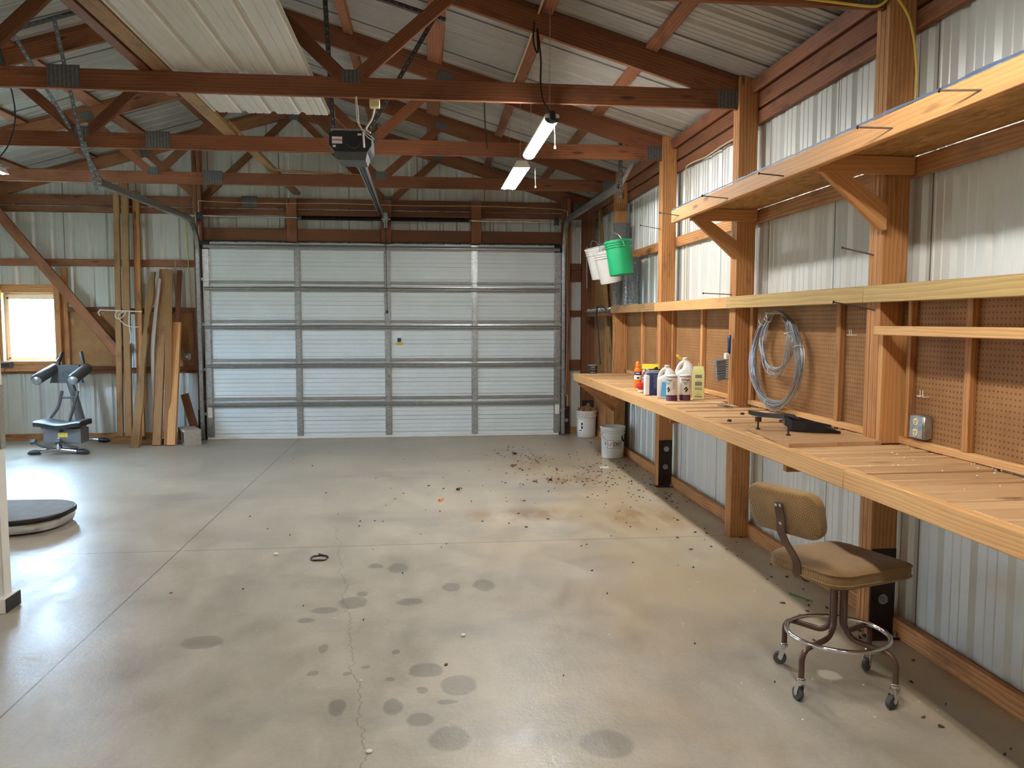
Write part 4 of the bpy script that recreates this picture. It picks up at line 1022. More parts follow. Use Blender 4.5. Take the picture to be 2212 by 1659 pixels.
for k,(x,y,h,l) in enumerate(((1.80,4.17,.055,'rusty bolt standing under the dustpan handle'),(1.86,3.93,.046,'dark bolt standing on the plywood in front of the dustpan'))):
    mb=MB(); mb.lathe([(.012,0),(.012,.006),(.005,.006),(.005,h),(.0,h)],(x,y,PZ),(0,0,1),10); 
    if k==0: mb.lathe([(.018,h-.012),(.018,h+.012)],(x,y,PZ),(0,0,1),10)
    solo('bolt',mb,'nail',l,'bolt','loose bolts on the plywood')
for x,y,l in ((2.14,4.62,'small hex nut beyond the dustpan on the bench'),(2.29,4.25,'small hex nut against the pegboard batten'),(1.83,4.66,'dark nut near the bench front beside the plywood'),(2.05,5.0,'small bolt end below the wire coil')):
    mb=MB(); mb.lathe([(.013,0),(.015,.004),(.013,.012),(.006,.014)],(x,y,BZ),(0,0,1),6); solo('nut',mb,'nail',l,'nut','loose hardware on the bench')
# foam crumbs
random.seed(21); mb=MB()
for i in range(150):
    y=random.uniform(2.4,5.4) if i<110 else random.uniform(5.4,9); x=random.choice([random.uniform(1.75,2.33),random.gauss(2.30,.03)]); x=min(max(x,1.73),2.33)
    r=random.uniform(.0018,.0048); mb.sphere((x,y,BZ+r*.6),r,5,4,(1,random.uniform(.7,1.6),.7))
solo('foam_crumbs',mb,'foam','scattered pale foam crumbs on the bench planks','crumbs',None,'stuff',(2,4,BZ))
# ================================================================== the stool chair
CC=V((1.79,3.25,0)); F=V((.949,.316,0)).normalized(); S=V((-F.y,F.x,0)); UP=V((0,0,1))
ch=thing('swivel_stool','low-backed brown tweed swivel stool on four casters at the workbench','stool',tuple(CC))
def rr3(o,ax,ay,w,h,r,n=6): return [o+ax*x+ay*y for x,y in rrect(w,h,r,n)]
so=CC+F*.0
mb=MB(); rings=[]
for z,k in ((.512,.93),(.520,.985),(.530,1.0),(.566,1.0),(.575,.985),(.583,.94),(.590,.80),(.594,.5),(.595,.15)):
    rings.append([so+F*(x*k)+S*(y*k)+UP*(z-.012*max(0,(x/.23))**3*(1 if z>.55 else .6)) for x,y in rrect(.47,.43,.085,7)])
mb.loft(rings); seat=part('seat',mb,'fabric',ch)
for z in (.531,.573):
    mb=MB(); mb.tube([so+F*(x*1.004)+S*(y*1.004)+UP*(z-.012*max(0,(x/.23))**3) for x,y in rrect(.47,.43,.085,7)],.0045,5,True); part('piping',mb,'fabric',seat)
BF=V((.906,.42,0)).normalized(); BS=V((-BF.y,BF.x,0)); BU=(UP*.975-BF*.22).normalized(); BN=BS.cross(BU)
if BN.dot(BF)<0: BN=-BN
bo=V((1.492,3.168,.808))
mb=MB(); rings=[]
for d,k in ((-.024,.90),(-.019,.975),(-.008,1.0),(.010,1.0),(.020,.97),(.026,.88),(.029,.5),(.0295,.1)):
    rings.append([bo+BS*(x*k)+BU*(y*k)+BN*(d+.35*(x*k)**2) for x,y in rrect(.375,.200,.062,8)])
mb.loft(rings); br=part('backrest',mb,'fabric',ch)
mb=MB(); pth=smooth_path([bo-BN*.029+BU*.045,bo-BN*.029-BU*.03,bo-BN*.031-BU*.10,V((1.553,3.176,.59)),V((1.562,3.18,.53)),V((1.585,3.186,.502)),V((1.64,3.205,.500)),V((1.76,3.24,.50))],5)
rings=[]
for i,pnt in enumerate(pth):
    dd=(pth[min(i+1,len(pth)-1)]-pth[max(i-1,0)]).normalized(); b=BS; n=dd.cross(b).normalized(); hw=.021
    rings.append([pnt+b*hw+n*.003,pnt-b*hw+n*.003,pnt-b*hw-n*.003,pnt+b*hw-n*.003])
mb.loft(rings,True,True,False)
mb.M=Matrix.Identity(4)
sp=part('back_spine',mb,'brownmetal',ch)
for a,b in ((-.011,.038),(.011,.036),(.0,-.045)):
    mb=MB(); mb.lathe([(.0075,0),(.007,.004),(.003,.006),(0,.0062)],bo-BN*.031+BS*a+BU*b,-BN,12); part('rivet',mb,'chrome',sp)
mb=MB(); mb.lathe([(.035,.435),(.075,.452),(.076,.47),(.03,.478),(.022,.48),(.022,.512)],CC,(0,0,1),24); mb.board(CC-F*.13+UP*.506,CC+F*.13+UP*.506,.06,.010,S,.002); part('hub',mb,'blackmetal',ch)
for k in range(4):
    a=math.radians(30.5+90*k); d=V((math.cos(a),math.sin(a),0))
    pts=[CC+d*.030+UP*.45,CC+d*.030+UP*.34]
    pts+= [CC+d*(.030+.075*(1-math.cos(q)))+UP*(.30-.075*math.sin(q)) for q in [PI/2*i/7 for i in range(8)]]
    pts+= [CC+d*(.215+.05*math.sin(q))+UP*(.222-.05*(1-math.cos(q))) for q in [PI/2*i/7 for i in range(8)]]
    pts+= [CC+d*.265+UP*.098]
    mb=MB(); mb.tube(pts,.0125,12); lg=part('leg',mb,'brownmetal',ch)
    f=CC+d*.265; sw=math.radians((215,150,100,200)[k]); q=V((math.cos(sw),math.sin(sw),0)); ax=V((-q.y,q.x,0)); wc=f+q*.018+UP*.030
    mb=MB(); mb.lathe([(.016,.085),(.018,.088),(.018,.098),(.0135,.101),(.0135,.106)],f,(0,0,1),14)
    for sd in (-1,1): mb.loft([[f+ax*(sd*.014)+q*x+UP*z for x,z in ((-.010,.088),(.014,.088),(.026,.034),(.014,.022),(.006,.030))],[f+ax*(sd*.0165)+q*x+UP*z for x,z in ((-.010,.088),(.014,.088),(.026,.034),(.014,.022),(.006,.030))]],True,True,False)
    cs=part('caster_fork',mb,'chrome',lg)
    mb=MB(); mb.lathe([(.012,-.0115),(.026,-.0115),(.0295,-.007),(.0295,.007),(.026,.0115),(.012,.0115)],wc,ax,20); part('caster_wheel',mb,'rubber',lg)
mb=MB(); mb.tube([CC+V((math.cos(t),math.sin(t),0))*.212+UP*.236 for t in [2*PI*i/48 for i in range(48)]],.0105,10,True); part('foot_ring',mb,'chrome',ch)
# ================================================================== buckets
def bucket(p,label,mat,tilt=None,h=.37,rb=.128,rt=.150,bail=None,group=None,lip=3):
    t=thing('bucket',label,'bucket',p,group); T=Matrix.Translation(V(p))@(tilt or Matrix.Identity(4))
    r=lambda z: rb+(rt-.012-rb)*z/h
    pr=[(rb-.012,0),(rb-.002,.004),(rb,.012)]+[(r(z),z) for z in (.1*h,.4*h,.74*h)]
    for k in range(lip):
        z=h*.78+k*h*.07; pr+= [(r(z),z),(r(z)+.011,z+.002),(r(z)+.011,z+.010),(r(z)+.001,z+.012)]
    pr+= [(rt,h-.018),(rt,h-.002),(rt-.004,h),(rt-.008,h-.003),(r(h*.7)-.005,h*.7),(rb-.005,.01),(0.0,.008)]
    mb=MB(T); mb.lathe(pr,seg=32,caps=False); mb.lathe([(0,0),(rb-.012,0)],seg=32,caps=False); part('body',mb,mat,t); return t,T,r
def ears(t,T,r,h,a,mat,drop,up=False,wm='wire'):
    z=h*.80; R=r(z)+.008
    for s in (0,PI):
        mb=MB(T); c=V((math.cos(a+s),math.sin(a+s),0)); mb.lathe([(.016,0),(.016,.008),(.006,.012)],c*R+V((0,0,z)),c,12); part('ear',mb,mat,t)
    n=V((math.cos(a+PI/2),math.sin(a+PI/2),0)); x=V((math.cos(a),math.sin(a),0)); pts=[]
    for i in range(21):
        q=PI*i/20; w=R+.012
        pts.append(V((0,0,z))+x*(w*math.cos(q))+(n*math.cos(drop)+UP*math.sin(drop))*(w*1.02*math.sin(q)))
    mb=MB(T); mb.tube(pts,.0028,6); part('bail',mb,wm,t)
b2,T,r=bucket((2.185,9.19,0),'white bucket with store lettering standing empty in front of the far bench post','whiteplastic',lip=2)
ears(b2,T,r,.37,math.radians(200),'whiteplastic',-1.05)
c=(2.185,9.19); a=math.atan2(-9.19,-2.185)+.22
lb=MB(); wrap(lb,*rectmesh(.185,.094,16),c,r(.17)+.0028,a,.168); l=part('label',lb,'ink',b2)
lb=MB(); wrap(lb,*rectmesh(.179,.088,16),c,r(.17)+.0033,a,.168); part('label_field',lb,'labelwhite',l)
lb=MB()
for s,sz,dx,z in (('TRACTOR',.031,.030,.188),('SUPPLY',.034,.030,.163)):
    vs,fs=text(s,sz,.0014); vs=[V((v.x*(.112/ (max(q.x for q in vs)-min(q.x for q in vs)))+dx,v.y,0)) for v in vs]; wrap(lb,vs,fs,c,r(.17)+.0038,a,z)
wrap(lb,*rectmesh(.11,.006,10,.030,0),c,r(.17)+.0038,a,.141); part('lettering',lb,'ink',l)
lb=MB(); vs=[V(q) for q in ((-.022,.022,0),(.022,.022,0),(.024,.006,0),(.008,-.022,0),(-.012,-.022,0),(-.024,.004,0))]; wrap(lb,[V((v.x-.062,v.y,0)) for v in vs],[[0,1,2,3,4,5]],c,r(.17)+.0038,a,.175); part('emblem',lb,'redink',l)
lb=MB(); wrap(lb,*rectmesh(.016,.034,4),c,r(.17)+.003,a-.88,.175); part('barcode_patch',lb,'print',b2)
lb=MB(); vs=[V((.05*math.cos(q),.05*math.sin(q),0)) for q in [2*PI*i/20 for i in range(20)]]; wrap(lb,vs,[list(range(20))],c,r(.22)+.002,a+.98,.24); part('round_badge',lb,'ink',b2)
b1,T,r=bucket((2.21,10.87,0),'grey white bucket full of short wood stakes in the far corner','graybucket')
ears(b1,T,r,.37,math.radians(255),'graybucket',1.45)
c=(2.21,10.87); a=math.atan2(-10.87,-2.21)-.62
lb=MB(); wrap(lb,*rectmesh(.085,.16,10),c,r(.15)+.0025,a,.165); l=part('label',lb,'labelwhite',b1)
lb=MB(); wrap(lb,*rectmesh(.026,.088,4,.022,.0),c,r(.15)+.003,a,.165); wrap(lb,*rectmesh(.05,.012,6),c,r(.15)+.003,a,.100); part('print',lb,'ink',l)
lb=MB(); vs=[V((.008*math.cos(q)+.022,.008*math.sin(q),0)) for q in [2*PI*i/14 for i in range(14)]]; wrap(lb,vs,[list(range(14))],c,r(.15)+.0035,a,.168); part('white_dot',lb,'labelwhite',l)
random.seed(5)
for i in range(30):
    rr=.115*math.sqrt(random.random()); q=random.random()*2*PI; x,y=2.21+rr*math.cos(q),10.87+rr*math.sin(q); hh=.385+random.random()*.045
    mb=MB(); mb.board((2.21+(x-2.21)*.8,10.87+(y-10.87)*.8,.03),(x,y,hh),.019,.019,(1,.3,0),.001)
    solo('wood_stake',mb,'lumber','short wood stake standing in the bucket in the far corner','stake','wood stakes in the corner bucket')
# buckets hanging on the wall side
def hang(p,label,mat,rx,ry):
    t,T,r=bucket(p,label,mat,Matrix.Rotation(ry,4,'Y')@Matrix.Rotation(rx,4,'X'),.36,.125,.148,group='buckets hanging at the chicken wire'); ears(t,T,r,.36,math.radians(100),mat,1.35); return t
hang((2.06,8.33,2.085),'green bucket hanging in front of the chicken wire rolls','greenbucket',math.radians(-3),math.radians(-7))
hang((2.07,8.82,2.03),'grey bucket hanging behind the green bucket','graybucket',math.radians(4),math.radians(-13))
hang((2.05,9.20,2.10),'white bucket hanging farthest back beside the green bucket','whiteplastic',math.radians(6),math.radians(-13))
# chicken wire rolls
def hexroll(p,r,h,label,ncol,lean):
    t=thing('chicken_wire_roll',label,'wire roll',p,'rolls of chicken wire'); T=Matrix.Translation(V(p))@lean
    for lay in range(3):
        mb=MB(T); rr=r-.013*lay; n=ncol-1*lay; cell=2*PI*rr/n; rows=int(h/(cell*1.1)); dz=h/rows
        for k in range(n):
            for s in (-1,1):
                pts=[]
                for i in range(rows*2+1):
                    # zigzag wires: neighbours twist together, then part
                    ph=(i+(k%2)*1)%2; off=(.5 if ph else .06)*s
                    a=2*PI*(k+off)/n; z=i*dz/2+dz*.12*(1 if i%2 else -1)
                    q=rr+random.uniform(-.002,.002); pts.append((q*math.cos(a),q*math.sin(a),min(max(z,0),h)))
                mb.tube(pts,.0021,3,False,False)
        for z in (0.002,h): mb.tube([(rr*math.cos(q),rr*math.sin(q),z) for q in [2*PI*i/24 for i in range(24)]],.0022,4,True)
        part('mesh_layer',mb,'hexwire',t)
    return t
hexroll((2.262,9.23,1.779),.088,.95,'tall roll of chicken wire standing on the mid ledge',16,Matrix.Rotation(math.radians(1.2),4,'X'))
hexroll((2.272,8.72,1.779),.098,.52,'short roll of chicken wire standing beside the tall roll',16,Matrix.Rotation(0,4,'X'))
mb=MB(); 
for i in range(14): mb.tube([(2.33+.012*math.sin(i*2),9.62+.05*i,2.15+.01*i),(2.36,9.66+.048*i,2.72-.03*math.sin(i))],.0012,3)
for j in range(14): mb.tube([(2.335,9.62,2.17+.04*j),(2.35,10.28,2.30+.031*j)],.0012,3)
solo('wire_netting',mb,'hexwire','sheet of fine wire netting leaning behind the chicken wire','netting')
# ================================================================== far corner
mb=MB(); mb.board((2.30,10.52,3.05),(2.335,9.66,.10),.09,.036,(0,1,.2)); solo('leaning_board',mb,'weather','long grey board leaning in the far corner beyond the bench','board')
mb=MB(); mb.tube([(2.22,10.98,2.62),(2.225,10.97,2.05)],.012,8); solo('rod',mb,'galvdark','dark metal rod hanging on the corner post','rod')
mb=MB(); mb.box((2.18,9.50,1.66),(2.285,10.95,1.70),.003); solo('corner_shelf',mb,'dark','short dark shelf board continuing past the mid ledge','shelf')
mb=MB(); pts=[]
for i in range(260): t=i/260; q=i*2*PI/9; pts.append((2.23+.028*math.cos(q),9.55+1.35*t,1.732+.028*math.sin(q)))
mb.tube(pts,.006,5); mb.tube([(2.23,9.5,1.73),(2.23,10.92,1.73)],.014,8); solo('steel_auger',mb,'galv','long steel spiral lying on the short dark corner shelf','spiral rod')
mb=MB(); mb.tube(smooth_path([(2.18,9.55,1.74),(2.15,9.75,1.79),(2.15,9.95,1.76),(2.16,10.02,1.60),(2.18,10.0,1.40),(2.2,9.98,1.05)]),.008,6); solo('drooping_cable',mb,'blackcable','black cable drooping from the short corner shelf','cable')
# ================================================================== lumber at the left of the door
random.seed(31)
def lum(p0,p1,w,t,label,mat,up=(1,0,0),grp='lumber leaning on the back wall',name='lumber_board'):
    mb=MB(); mb.board(p0,p1,w,t,up,.004); return solo(name,mb,mat,label,'board',grp)
lum((-4.012,10.98,.075),(-3.995,11.10,3.40),.076,.040,'leftmost of the three tall straight boards','lumber')
lum((-3.908,10.98,.075),(-3.890,11.10,3.42),.092,.040,'wider middle one of the three tall straight boards','lumber')
lum((-3.775,11.07,.02),(-3.785,11.19,3.30),.085,.040,'rightmost tall board, behind the white rope bar','post')
mb=MB(); mb.box((-4.09,10.86,0),(-3.70,11.02,.072),.004); solo('lumber_block',mb,'lumber','flat block of wood under the tall straight boards','block')
mb=MB(); mb.board((-3.72,10.72,.028),(-3.36,10.84,.030),.05,.09,(0,0,1)); solo('lumber_block',mb,'lumber','short wood scrap on the floor behind the gnarled plank','block')
# gnarled slab with a wavy bark edge
mb=MB(); rings=[]
for i in range(25):
    f=i/24; c=V((-3.665+.105*f,10.47+.60*f,.003+2.235*f)); w=.048+.010*math.sin(9*f)+.008*math.sin(23*f+1)-.014*f; off=.010*math.sin(6*f+.5)
    rings.append([c+V((-w+off,-.018,0)),c+V((w*.8+off,-.020,0)),c+V((w+off+.008*math.sin(31*f),.022,0)),c+V((-w+off,.022,0))])
mb.loft(rings,True,True,False); mb.u=[[(mb.v[j].z,mb.v[j].x) for j in f] for f in mb.f]; solo('lumber_board',mb,'weather','gnarled bark-edged plank leaning left of the white pipe','board','lumber leaning on the back wall')
mb=MB(); mb.tube(smooth_path([(-3.475,10.72,.0),(-3.53,10.85,.9),(-3.545,10.94,1.35),(-3.50,11.12,2.15)],8),.026,12); solo('plastic_pipe',mb,'pvc','white plastic pipe leaning between the boards','pipe')
lum((-3.435,10.60,.005),(-3.455,11.18,2.28),.108,.045,'straight brown board right of the white pipe','lumber')
lum((-3.31,10.62,.005),(-3.365,11.10,2.27),.085,.042,'twisted board crossing over at the top of the leaning lumber','lumber',(1,.25,0))
lum((-3.375,10.78,.005),(-3.40,11.16,1.45),.055,.040,'narrow grey board standing in the dark gap','weather')
lum((-3.30,11.05,1.2),(-3.26,11.20,2.27),.06,.03,'dark board end behind the twisted board','dark')
lum((-3.255,10.60,.003),(-3.265,11.04,1.575),.105,.055,'short thick timber, lowest of the leaning lumber','shelf')
lum((-3.22,11.10,.62),(-3.08,11.06,.10),.10,.036,'dark slanted board behind the concrete block','dark',(1,0,1))
# hollow block: cores run front-left to back-right
blk=MB(); BM=Matrix.Translation((-2.985,10.60,0))@Matrix.Rotation(math.radians(28),4,'Z')
blk.M=BM
Lb,Wb,Hb=.40,.205,.20
def face_with_holes(y,flip):
    xs=[-Lb/2,-Lb/2+.03,-.015,.015,Lb/2-.03,Lb/2]; zs=[0,.032,Hb-.032,Hb]
    for i in range(5):
        for j in range(3):
            if j==1 and i in (1,3): continue
            q=[(xs[i],y,zs[j]),(xs[i+1],y,zs[j]),(xs[i+1],y,zs[j+1]),(xs[i],y,zs[j+1])]; blk.add(q,[[0,1,2,3] if not flip else [3,2,1,0]])
blk.M=BM@Matrix.Rotation(PI/2,4,'Z')@Matrix.Translation((Lb/2,0,0))
face_with_holes(Wb/2,True); face_with_holes(-Wb/2,False)
for a,b in (((-Lb/2,-Wb/2),(Lb/2,-Wb/2)),):
    blk.add([(-Lb/2,-Wb/2,0),(-Lb/2,Wb/2,0),(-Lb/2,Wb/2,Hb),(-Lb/2,-Wb/2,Hb),(Lb/2,-Wb/2,0),(Lb/2,Wb/2,0),(Lb/2,Wb/2,Hb),(Lb/2,-Wb/2,Hb)],[[0,3,2,1],[4,5,6,7],[3,7,6,2],[0,1,5,4]])
for x0,x1 in ((-Lb/2+.03,-.015),(.015,Lb/2-.03)):
    z0,z1=.032,Hb-.032; blk.add([(x0,-Wb/2,z0),(x1,-Wb/2,z0),(x1,-Wb/2,z1),(x0,-Wb/2,z1),(x0,Wb/2,z0),(x1,Wb/2,z0),(x1,Wb/2,z1),(x0,Wb/2,z1)],[[0,1,5,4],[1,2,6,5],[2,3,7,6],[3,0,4,7]])
solo('concrete_block',blk,'block','hollow concrete block on the floor at the left door post','block')
# left pegboards
def lpeg(x0,x1,z0,z1,label,st):
    t=thing('pegboard',label,'pegboard',((x0+x1)/2,11.24,z0),'pegboards on the back wall'); y=11.236
    q=[(x0,y,z0),(x1,y,z0),(x1,y,z1),(x0,y,z1)]; mb=MB(); mb.add(q+[(a,y+.006,c) for a,b,c in q],[[0,1,2,3],[7,6,5,4],[0,4,5,1],[2,6,7,3],[0,3,7,4],[1,5,6,2]],[[(a[0],a[2]) for a in q]]*6); part('panel',mb,'peg',t)
    for b in st: mb=MB(); mb.board(*b); part('batten',mb,'dark',t)
lpeg(-4.70,-4.05,.955,1.775,'brown pegboard between the window and the tall boards',[((-4.70,11.218,1.75),(-4.05,11.218,1.75),.06,.03),((-4.70,11.218,.965),(-4.05,11.218,.965),.05,.03)])
lpeg(-3.70,-3.06,.965,1.775,'brown pegboard behind the leaning lumber beside the door post',[((-3.70,11.218,1.745),(-3.06,11.218,1.745),.06,.03),((-3.70,11.205,.955),(-3.06,11.205,.955),.05,.06),((-3.085,11.218,.98),(-3.085,11.218,1.71),.06,.03,(1,0,0))])
t=thing('outlet_box','small square outlet box on the pegboard beside the door post','outlet',(-3.20,11.21,1.1)); mb=MB(); mb.M=frame((-3.20,11.23,1.115),(1,0,0),(0,0,1)); mb.prism([(x,y) for x,y in ((-.05,-.034),(-.034,-.05),(.034,-.05),(.05,-.034),(.05,.034),(.034,.05),(-.034,.05),(-.05,.034))],.03,Matrix.Rotation(0,4,'X')); part('cover_plate',mb,'galv',t)
mb=MB(); mb.lathe([(.018,0),(.018,.003)],(-3.20,11.197,1.115),(0,-1,0),14); part('receptacle',mb,'white',t)
mb=MB(); mb.tube([(-3.60,11.2,1.66),(-3.36,11.17,1.69),(-3.35,11.13,1.71)],.010,6); solo('black_rod',mb,'blackmetal','short black rod resting on the pegboard beside the lumber','rod')
# white bar with rope
t=thing('towel_bar','thin white bar with a loop of white rope in front of the tall boards','bar',(-3.85,10.70,1.7))
mb=MB(); mb.tube(smooth_path([(-4.09,10.66,1.66),(-4.11,10.66,1.70),(-4.08,10.66,1.735),(-4.03,10.67,1.73),(-3.60,10.72,1.715)]),.009,8); part('bar',mb,'white',t)
mb=MB(); mb.tube(smooth_path([(-3.88,10.65,1.72),(-3.90,10.64,1.66),(-3.86,10.64,1.62),(-3.80,10.65,1.66),(-3.78,10.65,1.72),(-3.86,10.64,1.66),(-3.80,10.64,1.56),(-3.70,10.64,1.52),(-3.62,10.66,1.52)],5),.0065,6); mb.tube(smooth_path([(-3.73,10.65,1.72),(-3.735,10.64,1.55),(-3.72,10.64,1.40),(-3.73,10.64,1.31)],5),.0075,6); part('rope',mb,'whitecable',t)
# ================================================================== exercise machine
g=thing('exercise_machine','grey and black kneeling abdominal exercise machine under the window','exercise machine',(-4.4,10.4,0))
def foot(y,xa,xb,z):
    mb=MB(); mb.tube(smooth_path([(xa+.10,y,z),((xa+xb)/2,y+.03,z+.022),(xb-.10,y,z)],5),.026,12); f=part('foot_bar',mb,'chrome',g)
    for x,s in ((xa+.07,-1),(xb-.07,1)):
        mb=MB(); mb.tube([(x-s*.07,y+.006,z),(x,y,z),(x+s*.05,y-.004,z-.008),(x+s*.075,y-.008,z-.014)],[.030,.034,.026,.010],12); part('end_cap',mb,'black',f)
foot(10.0,-4.71,-4.02,.036); foot(10.93,-4.92,-4.13,.040)
mb=MB(); mb.tube([(-4.37,10.02,.05),(-4.39,10.10,.24)],.034,12); mb.board((-4.375,10.05,.16),(-4.50,10.93,.10),.06,.05,(0,0,1),.01); part('base_rail',mb,'machine',g)
mb=MB(); mb.loft([[V((x,y,z)) for x,z in ((-4.555,.135),(-4.13,.125),(-4.13,.30),(-4.555,.305))] for y in (10.05,10.28)],True,True,False); cb=part('carriage_box',mb,'machine',g)
mb=MB(); mb.box((-4.39,10.047,.205),(-4.28,10.051,.255),0); part('badge',mb,'gold',cb)
mb=MB(); mb.lathe([(.022,0),(.022,.02)],(-4.345,10.05,.285),(0,-1,0),12); part('knob',mb,'black',cb)
for x0,x1 in ((-4.64,-4.44),(-4.36,-4.15)):
    mb=MB(); mb.tube([(x0,9.99,.165),(x0+.06,10.0,.12),(x1-.06,10.0,.095),(x1,10.02,.075)],.020,8); mb.lathe([(.028,-.03),(.028,.03)],(x0,9.98,.165),(1,0,.2),12); part('foot_rest',mb,'darkgrey',g)
mb=MB(); rings=[]
for i in range(13):
    f=i/12; x=-4.63+.53*f; zt=.385+.030*math.cos(2*PI*f)*(.6)-.01*f; th=.055
    rings.append([V((x,9.96,zt-th)),V((x,9.955,zt-.008)),V((x,9.98,zt+.004)),V((x,10.28,zt+.01)),V((x,10.31,zt-.004)),V((x,10.31,zt-th))])
mb.loft(rings); part('knee_pad',mb,'black',g)
mb=MB(); mb.loft([[V((-4.47+a,10.93+b,.06)) for a,b in rrect(.12,.09,.03)],[V((-4.48+a,10.93+b,.26)) for a,b in rrect(.11,.085,.03)],[V((-4.545+a,10.93+b,.62)) for a,b in rrect(.085,.07,.025)],[V((-4.60+a,10.90+b,.86)) for a,b in rrect(.085,.07,.025)]]); part('mast',mb,'machine',g)
for x,xx in ((-4.675,-4.63),(-4.425,-4.44)):
    mb=MB(); mb.tube(smooth_path([(x,10.30,.29),(x,10.45,.36),(xx,10.62,.50),(xx,10.74,.66),(xx+.0,10.76,.70)],6),.021,10); part('curved_rail',mb,'machine',g)
mb=MB(); mb.tube([(-4.63,10.72,.62),(-4.44,10.72,.62)],.012,8); part('cross_tube',mb,'machine',g)
mb=MB(); rings=[[V((x,y,z)) for x,z in ((-4.80,.80),(-4.40,.80),(-4.44,1.03),(-4.72,1.03))] for y in (10.82,10.87)]; mb.loft(rings,True,True,False); con=part('console_plate',mb,'darkgrey',g)
mb=MB(); mb.tube(arc((-4.60,10.815,.91),.035,0,2*PI,20),.003,5); part('emblem_ring',mb,'darkgrey',con)
for x,sx in ((-4.83,-.12),(-4.395,.02)):
    mb=MB(); mb.tube([(x-.03,10.60,.855),(x-.03,10.62,.865),(x+.05-sx*.3,10.86,.985),(x+.055-sx*.3,10.88,.995)],[.062,.070,.066,.058],16); a=part('arm_pad',mb,'darkgrey' if sx<0 else 'darkgrey',g)
    mb=MB(); mb.lathe([(.064,0),(.05,.012),(0,.014)],(x-.03,10.60,.853),(-.05,-1,-.2),16); part('pad_end_cap',mb,'silver',a)
for x0,x1 in ((-4.70,-4.655),(-4.40,-4.425)):
    mb=MB(); mb.tube([(x0,10.86,.98),(x0+.005,10.86,1.06),(x1,10.88,1.20)],.020,10); part('handle',mb,'black',g)
mb=MB(); mb.tube([(-4.72,10.84,1.06),(-4.69,10.84,1.10),(-4.675,10.85,1.13)],[.010,.014,.008],8); part('brake_lever',mb,'machine',g)
# vibration platform with a handlebar
v=thing('exercise_platform','low grey-topped oval exercise platform with a chrome skirt at the left edge','exercise machine',(-3.25,6.55,0))
def oval2(w,h,z,ox=0): return [V((-3.27+x+ox,6.53+y,z)) for x,y in rrect(w,h,min(w,h)*.42,8)]
mb=MB(); mb.loft([oval2(.86,.66,.012),oval2(.92,.72,.02),oval2(.945,.745,.055),oval2(.93,.73,.085)]); part('skirt',mb,'chrome',v)
mb=MB(); mb.loft([oval2(.95,.75,.085),oval2(.965,.765,.09),oval2(.965,.765,.118),oval2(.955,.755,.124)]); part('rim',mb,'blackmetal',v)
mb=MB(); mb.loft([oval2(.945,.745,.122),oval2(.935,.735,.128)]); part('top_mat',mb,'mat',v)
mb=MB(); 
for x,y in ((-3.55,6.3),(-3.55,6.76),(-2.95,6.3),(-2.95,6.76)): mb.lathe([(.03,0),(.03,.02)],(x,y,0),(0,0,1),12)
part('rubber_foot',mb,'rubber',v)
mb=MB(); mb.tube([(-3.60,6.55,.12),(-3.62,6.55,.9),(-3.52,6.50,1.18),(-3.40,6.40,1.26)],.04,12); part('column',mb,'silver',v)
mb=MB(); mb.tube([(-3.40,6.38,1.262),(-3.18,6.33,1.268),(-3.115,6.31,1.270)],.018,10); part('handlebar',mb,'silver',v)
mb=MB(); mb.tube([(-3.16,6.326,1.268),(-3.055,6.30,1.272)],.024,12); part('grip',mb,'darkgrey',v)
# white post at the left edge
w=thing('white_post','white painted steel post standing at the left edge of the photo','post',(-2.36,4.62,0))
mb=MB(); mb.box((-2.43,4.57,.06),(-2.315,4.66,2.6),.006); part('upright',mb,'white',w)
mb=MB(); mb.box((-2.318,4.60,.9),(-2.306,4.65,1.25),.001); part('scuffed_strip',mb,'print',w)
mb=MB(); mb.box((-2.46,4.535,0),(-2.292,4.70,.085),.004); f=part('base_shoe',mb,'white',w)
mb=MB(); mb.box((-2.292,4.537,.004),(-2.288,4.698,.082),.001); part('painted_side_shade',mb,'black',f)  # thin black plate: shade on the shoe's right side, put in as colour
